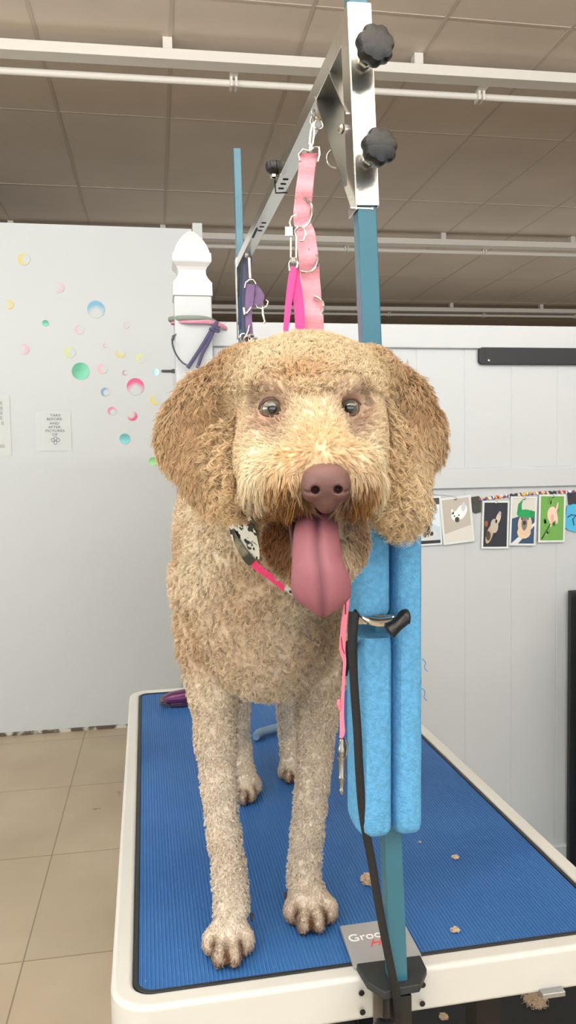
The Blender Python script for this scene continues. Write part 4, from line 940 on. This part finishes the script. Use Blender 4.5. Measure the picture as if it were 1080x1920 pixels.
# -------- fur: every lock is real geometry rooted in the skin --------
furm = mat_attr('fur', .7, trans=.46, spec=.2)
FA_ = .5*np.linalg.norm(FN, axis=1); FCn = BP[BF].mean(1); FNn = FN/(2*FA_[:, None]+1e-12)
view = (CAM-FCn); view /= np.linalg.norm(view, axis=1)[:, None]; facing = (FNn*view).sum(1)
PXc_ = px(FCn)
def sample(w, n):
    w = w*FA_; p = w/w.sum(); f = RNG.choice(len(BF), n, p=p); a, b = RNG.random((2, n)); Q = BP[BF[f]]
    P = (Q[:, 0]*((1-a)*(1-b))[:, None]+Q[:, 1]*(a*(1-b))[:, None]+Q[:, 2]*(a*b)[:, None]+Q[:, 3]*((1-a)*b)[:, None])
    N4 = VN[BF[f]]; Nn = N4.mean(1); Nn /= np.linalg.norm(Nn, axis=1)[:, None]; return P, Nn
def locks(name, P, Nn, flow, length, curl, width, per, spread, seg=6, lift=.5, colf=None, freq=1.5, jit=.25, bright=.12, droop=0., clear=0):
    """P,N: lock roots. Each lock is `per` strands sharing a curl."""
    n = len(P); per_ = per
    fl = flow-(flow*Nn).sum(1)[:, None]*Nn; fl += RNG.normal(0, jit, fl.shape); fl -= (fl*Nn).sum(1)[:, None]*Nn; fl /= np.linalg.norm(fl, axis=1)[:, None]+1e-9
    bi = np.cross(Nn, fl); ph = RNG.random(n)*6.283; fr = freq*(.7+.6*RNG.random(n)); sg = np.where(RNG.random(n) < .5, -1, 1)
    ln = length*(.75+.5*RNG.random(n)); cr = curl*(.6+.8*RNG.random(n)); tone = 1+.6*bright*RNG.normal(0, 1, n)
    R = lambda A: np.repeat(A, per_, axis=0)
    P, Nn, fl, bi, ph, fr, sg, ln, cr, tone = map(R, (P, Nn, fl, bi, ph, fr, sg, ln, cr, tone)); m = n*per_
    a = RNG.random(m)*6.283; q = spread*np.sqrt(RNG.random(m)); ox, oy = q*np.cos(a), q*np.sin(a)
    ln = ln*(.85+.3*RNG.random(m)); ph = ph+RNG.normal(0, .25, m); tone = tone*(1+.06*RNG.normal(0, 1, m))
    t = np.linspace(0, 1, seg)[None, :, None]; E = lambda A: A[:, None, :] if A.ndim == 2 else A[:, None, None]
    cl = 1-.55*t
    base = E(P)+(E(fl)*E(ox)+E(bi)*E(oy))*cl-E(Nn)*.0012
    up = np.sin(t*math.pi*.62)/math.sin(math.pi*.62)
    lf = lift if np.ndim(lift) == 0 else E(np.repeat(lift, per_))
    path = base+E(Nn)*E(ln)*lf*up+E(fl)*E(ln)*(1-lf*.5)*t
    an = E(ph)+t*E(fr)*6.283*E(sg); amp = E(cr)*np.minimum(1, t*2.2+.15)
    path = path+(E(bi)*np.cos(an)+(E(Nn)*.8+E(fl)*.35)*np.sin(an))*amp-(E(bi)*np.cos(E(ph))+E(Nn)*.8*np.sin(E(ph)))*amp*(1-t)*.6
    if droop: path = path+np.array([0, 0, -1.])*(t**2)*E(ln)*droop
    T = np.gradient(path, axis=1); T /= np.linalg.norm(T, axis=2)[..., None]+1e-9
    side = np.cross(T, E(Nn)+.9*np.array(RNG.normal(0, .45, (m, 1, 3)))); side /= np.linalg.norm(side, axis=2)[..., None]+1e-9
    wd_ = width if np.ndim(width) == 0 else E(np.repeat(width, per_))
    wv = wd_*.5*(1-.75*t**2.2)*(.75+.5*E(RNG.random(m)))
    A = path-side*wv; B = path+side*wv; Vv = np.stack([A, B], 2).reshape(-1, 3)
    k = np.arange(m)[:, None]*seg*2+np.arange(seg-1)[None]*2; Fq = np.stack([k, k+1, k+3, k+2], -1).reshape(-1, 4)
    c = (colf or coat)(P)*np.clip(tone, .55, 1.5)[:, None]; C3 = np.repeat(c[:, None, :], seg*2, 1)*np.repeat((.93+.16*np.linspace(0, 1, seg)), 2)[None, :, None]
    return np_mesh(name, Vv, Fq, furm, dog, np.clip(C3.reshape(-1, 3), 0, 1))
# region masks on faces
X, Y2, Dp = PXc_.T; Zf = FCn[:, 2]; fdep = FCn@FH
wview = .12+.88*(facing > -.25)
headm = (Zf > 1.308) & (fdep < .82)
ear = np.zeros(len(FCn), bool)
for c, r in ((q_(384, 790, .86), (.052, .034, .075)), (q_(402, 885, .85), (.048, .034, .062)), (q_(342, 810, .865), (.035, .034, .06)), (q_(766, 780, .875), (.045, .034, .07)), (q_(796, 805, .88), (.03, .034, .055)), (q_(752, 880, .865), (.038, .034, .075)), (q_(740, 940, .855), (.032, .03, .045)), (q_(725, 850, .835), (.02, .026, .065)), (q_(436, 880, .83), (.024, .03, .066))):
    d = FCn-np.array(V(c)); dd = np.stack([d@HH, d@FH, d[:, 2]], 1)/(np.array(r)*HS); ear |= (dd**2).sum(1) < 1
eyed = np.min([np.linalg.norm((FCn-np.array(e-LF*.006)), axis=1) for e in EYE], axis=0); openeye = eyed < .0132
muz = headm & ((Dp < .752*HS)) & ~openeye
nosed = np.linalg.norm(FCn-np.array(q_(611, 912, .672)), axis=1) < .0245*HS
mouthd = ((np.abs(X-600) < 46) & (Y2 > 945) & (Y2 < 1010) & (Dp < .78*HS)) 
jaw = headm & (Y2 > 955) & ~ear
beard = headm & ~ear & (Y2 > 880) & (Dp < .745*HS) & ~nosed & ~mouthd
foot = Zf < TZ+.035
body_m = ~headm & ~ear; leg_m = body_m & (Zf < 1.10) & ~foot
face = headm & ~ear & ~openeye & ~nosed & ~mouthd & ~jaw
down = np.array([0, 0, -1.])
def flow_body(P, N): return down+.35*np.stack([np.sin(P[:, 2]*40), np.sin(P[:, 0]*45+2), 0*P[:, 0]], 1)
NC0 = q_(611, 910, .672)
def run(name, mask, n, per, **k):
    P, Nn = sample(np.where(mask, wview, 0), n); fl = k.pop('flow')(P, Nn); return locks(name, P, Nn, fl, k.pop('length'), k.pop('curl'), k.pop('width'), per, k.pop('spread'), **k)
Q = 1.0
run('torso_coat', body_m & ~leg_m & ~foot, int(24000*Q), 7, flow=flow_body, length=.0098, curl=.0019, width=.00065, spread=.0024, lift=.5, jit=.8, freq=.9, bright=.14)
run('leg_coat', leg_m, int(15000*Q), 7, flow=flow_body, length=.0065, curl=.0011, width=.0007, spread=.0018, lift=.55, jit=.7, freq=1.0, bright=.09)
run('paw_coat', foot, int(7000*Q), 6, flow=lambda P, N: np.tile(-FH*.8+down*.5, (len(P), 1)), length=.0052, curl=.0007, width=.00055, spread=.0010, lift=.32, jit=.25, freq=.6, bright=.1)
def flow_face(P, N):
    c = np.array(V(q_(600, 850, .66))); d = P-c; d[:, 2] = np.where(d[:, 2] > 0, d[:, 2]*.8, d[:, 2]*1.2); d /= np.linalg.norm(d, axis=1)[:, None]; return d+np.array([0, 0, .25])*(P[:, 2:3] > 1.43)-np.array([0, 0, .55])*(P[:, 2:3] < 1.40)
crown = face & (Y2 < 735) & ((Y2 < 700) | (np.abs(X-582) > 95) | (np.abs(X-582) < 35))
run('face_coat', face & ~crown, int(11000*Q), 6, flow=flow_face, length=.0075, curl=.0005, width=.00055, spread=.0014, lift=.34, jit=.22, freq=.6, bright=.07)
run('crown_coat', crown, int(6500*Q), 7, flow=lambda P, N: np.tile(np.array([.2, -.3, .6]), (len(P), 1))+.4*N, length=.0110, curl=.0015, width=.0006, spread=.0026, lift=.55, jit=.6, freq=.7, bright=.06)
run('ear_coat', ear, int(7000*Q), 8, flow=lambda P, N: down+.25*N+np.tile(0*down, (len(P), 1)), length=.019, curl=.0016, width=.0007, spread=.0026, lift=.28, jit=.3, freq=1.6, bright=.13, seg=9)
inner = ear & ((np.abs(X-432) < 32) & (Y2 > 780) | (np.abs(X-735) < 30) & (Y2 > 760) | (Y2 > 905) & (X > 600))
run('ear_curls', inner, int(1500*Q), 8, flow=lambda P, N: np.tile(down, (len(P), 1)), length=.028, curl=.0034, width=.00075, spread=.0016, lift=.32, jit=.2, freq=2.3, bright=.16, seg=16)
run('jaw_coat', jaw & ~mouthd, int(3500*Q), 7, flow=lambda P, N: np.tile(down, (len(P), 1))+.1*N, length=.0115, curl=.0012, width=.0006, spread=.0018, lift=.35, jit=.3, freq=.9, bright=.16)
run('beard', beard, int(2000*Q), 7, flow=lambda P, N: np.tile(down, (len(P), 1))+.12*N, length=.0135, curl=.0009, width=.0005, spread=.0016, lift=.30, jit=.2, freq=.7, bright=.14, droop=.12, seg=8)
must = headm & ~ear & ~nosed & (Dp < .735*HS) & (Y2 > 885) & (((X > 505) & (X < 566)) | ((X > 655) & (X < 700)))
def mcol(P):
    w = RNG.random(len(P))[:, None]**1.5; return L_(96, 60, 34)*(1-w)+L_(196, 150, 88)*w
run('moustache', must, int(230*Q), 5, flow=lambda P, N: np.tile(down, (len(P), 1))+.15*N+np.sign((P-np.array(NC0))@HH)[:, None]*HH*.25, length=.021, curl=.0012, width=.00055, spread=.0011, lift=.26, jit=.12, freq=.5, bright=.1, droop=.1, seg=9, colf=mcol)
for o in list(dog.children):
    if o.name.split('.')[0] in ('torso_coat', 'leg_coat', 'paw_coat', 'face_coat', 'crown_coat', 'ear_coat', 'ear_curls', 'jaw_coat', 'beard', 'moustache'): o['kind'] = 'stuff'

# -------- nose --------
NC = q_(611, 910, .672)
Nz = SDF(np.array(NC)-.04, np.array(NC)+.04, .0010)
Nz.rs = HS; HR, HF, HZ = LR*HS, LF*HS, LZ*HS
Nz.ell(NC+HZ*.001, (.0208, .016, .0165), .006); Nz.ell(NC+HZ*.008+HF*.003, (.0195, .016, .0105), .006)
Nz.ell(NC-HR*.012-HZ*.004-HF*.003, (.0095, .0125, .0105), .005); Nz.ell(NC+HR*.012-HZ*.004-HF*.003, (.0090, .0125, .0105), .005)
Nz.ell(NC-HZ*.014+HF*.002, (.010, .012, .011), .006)
for s in (-1, 1):
    Nz.ell(NC+HR*s*.0098-HZ*.0035-HF*.016, (.0040, .010, .0036), .0022, neg=True)
    Nz.cone(NC+HR*s*.0125-HZ*.0068-HF*.0165, NC+HR*s*.0190-HZ*.0045-HF*.010, .0016, .0010, .0016, neg=True)
Nz.cone(NC-HZ*.003-HF*.0195, NC-HZ*.024-HF*.0105, .0009, .0011, .0016, neg=True)
P_, F_ = Nz.mesh(); P_ = relax(P_, F_, 1)
nc = np.tile(L_(98, 66, 62), (len(P_), 1)); w = np.clip((P_[:, 2]-NC.z)/.012, 0, 1)[:, None]; nc = nc*(1-w)+L_(120, 86, 82)*w
for s in (-1, 1):
    g_ = G(P_, NC+HR*s*.0098-HZ*.0035-HF*.010, .0042)[:, None]; nc = nc*(1-g_)+L_(34, 20, 20)*g_
w = G(P_, NC-HZ*.018-HF*.008, .008)[:, None]*.5; nc = nc*(1-w)+L_(92, 62, 60)*w
np_mesh('nose', P_, F_, mat_attr('nose_skin', .42, spec=.45, bump=.55, bscale=1400), dog, nc)

# -------- eyes --------
def eye(e, look, s, rim):
    R = .0112; c = e+LF*(R-.0062); zax = (V(CAM)+LR*look-c).normalized(); M = frame(c, tuple(LR), z=zax)
    K = 32; vs = []; col = []; prof = [(a, R) for a in np.radians(np.linspace(0, 100, 34))]
    P2 = []; C2 = []
    for a, r in prof:
        rr = r*(1+.07*max(0, 1-(a/.62)**2)) 
        for k in range(K):
            b = 2*math.pi*k/K; P2.append(M@V(rr*math.sin(a)*math.cos(b), rr*math.sin(a)*math.sin(b), rr*math.cos(a)))
            d = math.degrees(a); v = .9+.1*math.sin(b*13+2)
            if d < 20: cc = L_(10, 11, 14)
            elif d < 47: f_ = (d-20)/27; cc = (L_(78, 80, 70)*(1-f_)+L_(122, 120, 100)*f_)*v
            elif d < 54: cc = L_(40, 32, 26)
            else: cc = L_(150, 128, 118)
            C2.append(cc)
    m = len(prof); F2 = np.array([(i*K+k, i*K+(k+1) % K, (i+1)*K+(k+1) % K, (i+1)*K+k) for i in range(m-1) for k in range(K)])
    eo = np_mesh('eye', np.array([tuple(p) for p in P2]), F2, EM, dog, np.array(C2))
    # eyelids: an almond rim standing on the skin
    mb = MB(); pts = []; n = 40; up_ = V(UV); rt = V(RV)
    for k in range(n):
        b = 2*math.pi*k/n; x = math.cos(b)*.0112; y = math.sin(b)*(.0076 if math.sin(b) > 0 else .0074)*(abs(math.sin(b))**.15)
        if x*s < 0: y -= .0010*abs(math.cos(b))**3
        dep = math.sqrt(max(0, (R*1.05)**2-min((R*1.02)**2, x*x+y*y*.9)))
        pts.append(c+rt*x+up_*y-V(FW)*max(dep, .0035)+V(FW)*.0010)
    mb.tube(pts, [.0014+.0007*max(0, math.sin(2*math.pi*k/n)) for k in range(n)], 10, closed=True, flat=.8)
    mb.build('eyelid', LM, dog, smooth=True)
EM = mat_attr('eyeball', .12, spec=.6, coat=1.0); LM = mat('lid_skin', (92, 62, 56), .42, bump=.4, bscale=900)
eye(EYE[0], .0, 1, 0); eye(EYE[1], .02, -1, 0)

# -------- tongue --------
ctrl = [(597, 950, .735, 34), (594, 975, .706, 43), (594, 1010, .690, 45), (596, 1045, .681, 48), (600, 1070, .676, 53), (602, 1095, .675, 56), (603, 1115, .676, 56), (604, 1128, .678, 54), (605, 1138, .681, 47), (605, 1145, .684, 35), (605, 1149, .687, 20), (605, 1150.5, .688, 4)]
S_ = 60; tt = np.linspace(0, len(ctrl)-1, S_); P0 = spline([q_(x, y, d) for x, y, d, w in ctrl], 12); 
ii = np.linspace(0, len(P0)-1, S_).astype(int); W2 = np.interp(np.linspace(0, len(ctrl)-1, S_), range(len(ctrl)), [w for *_, w in ctrl]); K = 32; P2 = []; C2 = []
for j, i in enumerate(ii):
    c = P0[i]; hw_ = W2[j]/F*.685*HS; t = (P0[min(i+2, len(P0)-1)]-P0[max(i-2, 0)]).normalized(); n_ = V(RV).cross(t).normalized()
    if n_.dot(V(FW)) > 0: n_ = -n_
    for k in range(K):
        a = 2*math.pi*k/K; x = math.copysign(abs(math.cos(a))**.85, math.cos(a)); th_ = math.copysign(abs(math.sin(a))**.9, math.sin(a))*.0042
        gr = .0058*math.exp(-(x/.09)**2)*(math.sin(a) > 0)*min(1, 1.25-j/S_*.85); bow = -.007*x*x
        P2.append(tuple(c+V(RV)*(hw_*x)+n_*(th_+bow-gr)))
        cc = L_(142, 88, 98)*(1-.12*abs(x))+0; f_ = np.exp(-(x/.09)**2)*(math.sin(a) > 0)*.6; cc = cc*(1-f_)+L_(92, 52, 62)*f_
        q = min(1, max(0, (14-j)/14)); cc = cc*(1-q*.25)+L_(150, 96, 104)*q*.25; C2.append(cc)
F2 = [(i*K+k, i*K+(k+1) % K, (i+1)*K+(k+1) % K, (i+1)*K+k) for i in range(S_-1) for k in range(K)]
P2 = np.array(P2); F2 = np.array(F2)
np_mesh('tongue', P2, F2, mat_attr('tongue_flesh', .5, spec=.35, bump=.35, bscale=900), dog, np.array(C2))
# lip edges at the sides of the open mouth
lip = mat('lip_skin', (84, 46, 46), .4, bump=.3, bscale=700)
mb = MB(); mb.tube(spline([q_(x, y, d) for x, y, d in ((546, 985, .728), (549, 1005, .722), (551, 1030, .714), (549, 1046, .712))], 5), .0026, 10); mb.build('lip', lip, dog, smooth=True)
# nails
QS = 1.
nl = mat('claw', (58, 40, 34), .45)
for t, R in TOES[:8]:
    c = t-LF*(R*1.2)-LZ*R*.35; mb = MB(); pts = [c+LF*.002, c-LF*.001-LZ*.001, c-LF*.003-LZ*.0035]; mb.tube(spline(pts, 4), [.002, .002, .002, .0019, .0018, .0016, .0013, .0009, .0005], 8); mb.build('claw', nl, dog, smooth=True)
for x, y, Y_ in ((472, 1712, .912), (535, 1672, .962)):
    c = q_(x, y, Y_); mb = MB(); mb.tube([c, c-LZ*.006-LF*.002, c-LZ*.010], [.0022, .0018, .0008], 8); mb.build('claw', nl, dog, smooth=True)

# ================= BANDANA COLLAR =================
colr = thing('bandana_collar', q_(480, 1040, .86), 'white dog print bandana collar with a neon pink band round the dog neck', 'collar')
def surf(x, y, o):
    h_, n_ = hit(x, y)
    if h_ is None: h_ = q_(x, y, .9)
    return V(h_)-V(FW)*o
def rib(pts, name, m, o=.012, tk=.0012):
    mb = MB(); L1 = [surf(a, b, o) for a, b, c, d in pts]; R1 = [surf(c, d, o) for a, b, c, d in pts]
    L1 = spline(L1, 4); R1 = spline(R1, 4); vs = []
    for a, b in zip(L1, R1): vs += [a, b, b+V(FW)*tk, a+V(FW)*tk]
    n = len(L1); mb.add(vs, [(i*4+k, i*4+(k+1) % 4, (i+1)*4+(k+1) % 4, (i+1)*4+k) for i in range(n-1) for k in range(4)]+[(0, 1, 2, 3), (4*n-4, 4*n-3, 4*n-2, 4*n-1)])
    return mb.build(name, m, colr, smooth=True)
bm_ = mat('bandana_print', (214, 218, 210), .8, rgb2=(40, 42, 40), nscale=110, nthr=(.45, .48))
rib([(436, 955, 456, 945), (434, 975, 468, 962), (434, 995, 478, 985), (440, 1012, 484, 1008), (449, 1030, 488, 1030), (458, 1046, 488, 1046)], 'bandana', bm_, .025)
rib([(438, 992, 441, 990), (442, 1014, 451, 1009), (451, 1034, 462, 1026), (461, 1050, 473, 1039), (470, 1058, 482, 1048)], 'dark_trim', mat('camo_trim', (60, 60, 50), .8, rgb2=(150, 146, 124), nscale=60, nthr=(.3, .5)), .027)
rib([(470, 1056, 478, 1044), (488, 1071, 494, 1060), (508, 1085, 514, 1075), (526, 1100, 530, 1090), (532, 1104, 536, 1094)], 'neon_band', mat('neon_band', (232, 62, 120), .6, bump=.8, bscale=200), .026)
rib([(531, 1100, 536, 1091), (543, 1109, 549, 1099), (556, 1119, 562, 1108), (580, 1130, 586, 1118)], 'printed_end', bm_, .024)
# the rest of the loop, round the far side of the neck
loop = [surf(438, 965, .006), q_(452, 900, .88), q_(500, 850, .93), q_(580, 840, .95), q_(640, 870, .93), q_(665, 930, .88), q_(665, 1010, .84), q_(640, 1080, .83), surf(584, 1122, .014)]
mb = MB(); mb.tube(spline(loop, 6), .006, 8, flat=.3, side=(0, 0, 1)); mb.build('band', bm_, colr, smooth=True)
# ================= CAMERA, LIGHT =================
cam = bpy.data.cameras.new('camera'); co = bpy.data.objects.new('camera', cam); COL.objects.link(co)
cam.sensor_fit = 'VERTICAL'; cam.sensor_height = 24; cam.lens = 24*F/1920; cam.clip_start = .02; cam.clip_end = 60
co.matrix_world = Matrix(((RV[0], UV[0], -FW[0], CAM[0]), (RV[1], UV[1], -FW[1], CAM[1]), (RV[2], UV[2], -FW[2], CAM[2]), (0, 0, 0, 1)))
SC.camera = co
def area(name, loc, tgt, sx, sy, e, col):
    l = bpy.data.lights.new(name, 'AREA'); l.shape = 'RECTANGLE'; l.size = sx; l.size_y = sy; l.energy = e; l.color = col
    o = bpy.data.objects.new(name, l); COL.objects.link(o); o.location = loc
    o.rotation_euler = (V(tgt)-V(loc)).to_track_quat('-Z', 'Y').to_euler(); return o
area('window_light', (.5, -4.45, 1.65), (.5, 0, 1.9), 8.6, 2.3, 125, (.86, .94, 1.0))
area('side_fill_light', (-4.9, 1.2, 1.9), (0, 2.2, 3.3), 5.0, 1.4, 150, (.97, .96, .92))  # no window in this wall: light added from the left to brighten the ceiling
area('overhead_light', (-.9, .3, 3.36), (-.8, .4, 0), 3.8, 3.0, 75, (.95, .985, 1.0))
area('ceiling_fill_light', (.6, -1.6, 2.65), (.6, -.4, 5), 6.5, .6, 360, (1.0, .97, .93))  # added behind the camera, facing up, to brighten the near ceiling; no pendant here
area('far_ceiling_fill', (3.2, 7.2, 1.9), (3.2, 7.2, 5), 8, 2.5, 26, (1.0, .95, .88))  # added out of sight behind the fence to lift the dark far ceiling
area('bracket_glare_light', (1.05, -2.68, 3.3), (1.05, -2.68, 0), 1.2, .42, 14, (1.0, .98, .95))  # unseen and on no batten: added for the bright reflection on the pole bracket
wd = bpy.data.worlds.new('world'); SC.world = wd; wd.use_nodes = True
bg = wd.node_tree.nodes['Background']; bg.inputs[0].default_value = (.85, .93, 1, 1); bg.inputs[1].default_value = 1.0
SC.view_settings.view_transform = 'Standard'; SC.view_settings.look = 'None'; SC.view_settings.gamma = 1; SC.view_settings.exposure = -0.12
SC.view_settings.use_curve_mapping = False
SC.cycles.max_bounces = 6; SC.cycles.diffuse_bounces = 4; SC.cycles.transparent_max_bounces = 4; SC.cycles.caustics_reflective = False
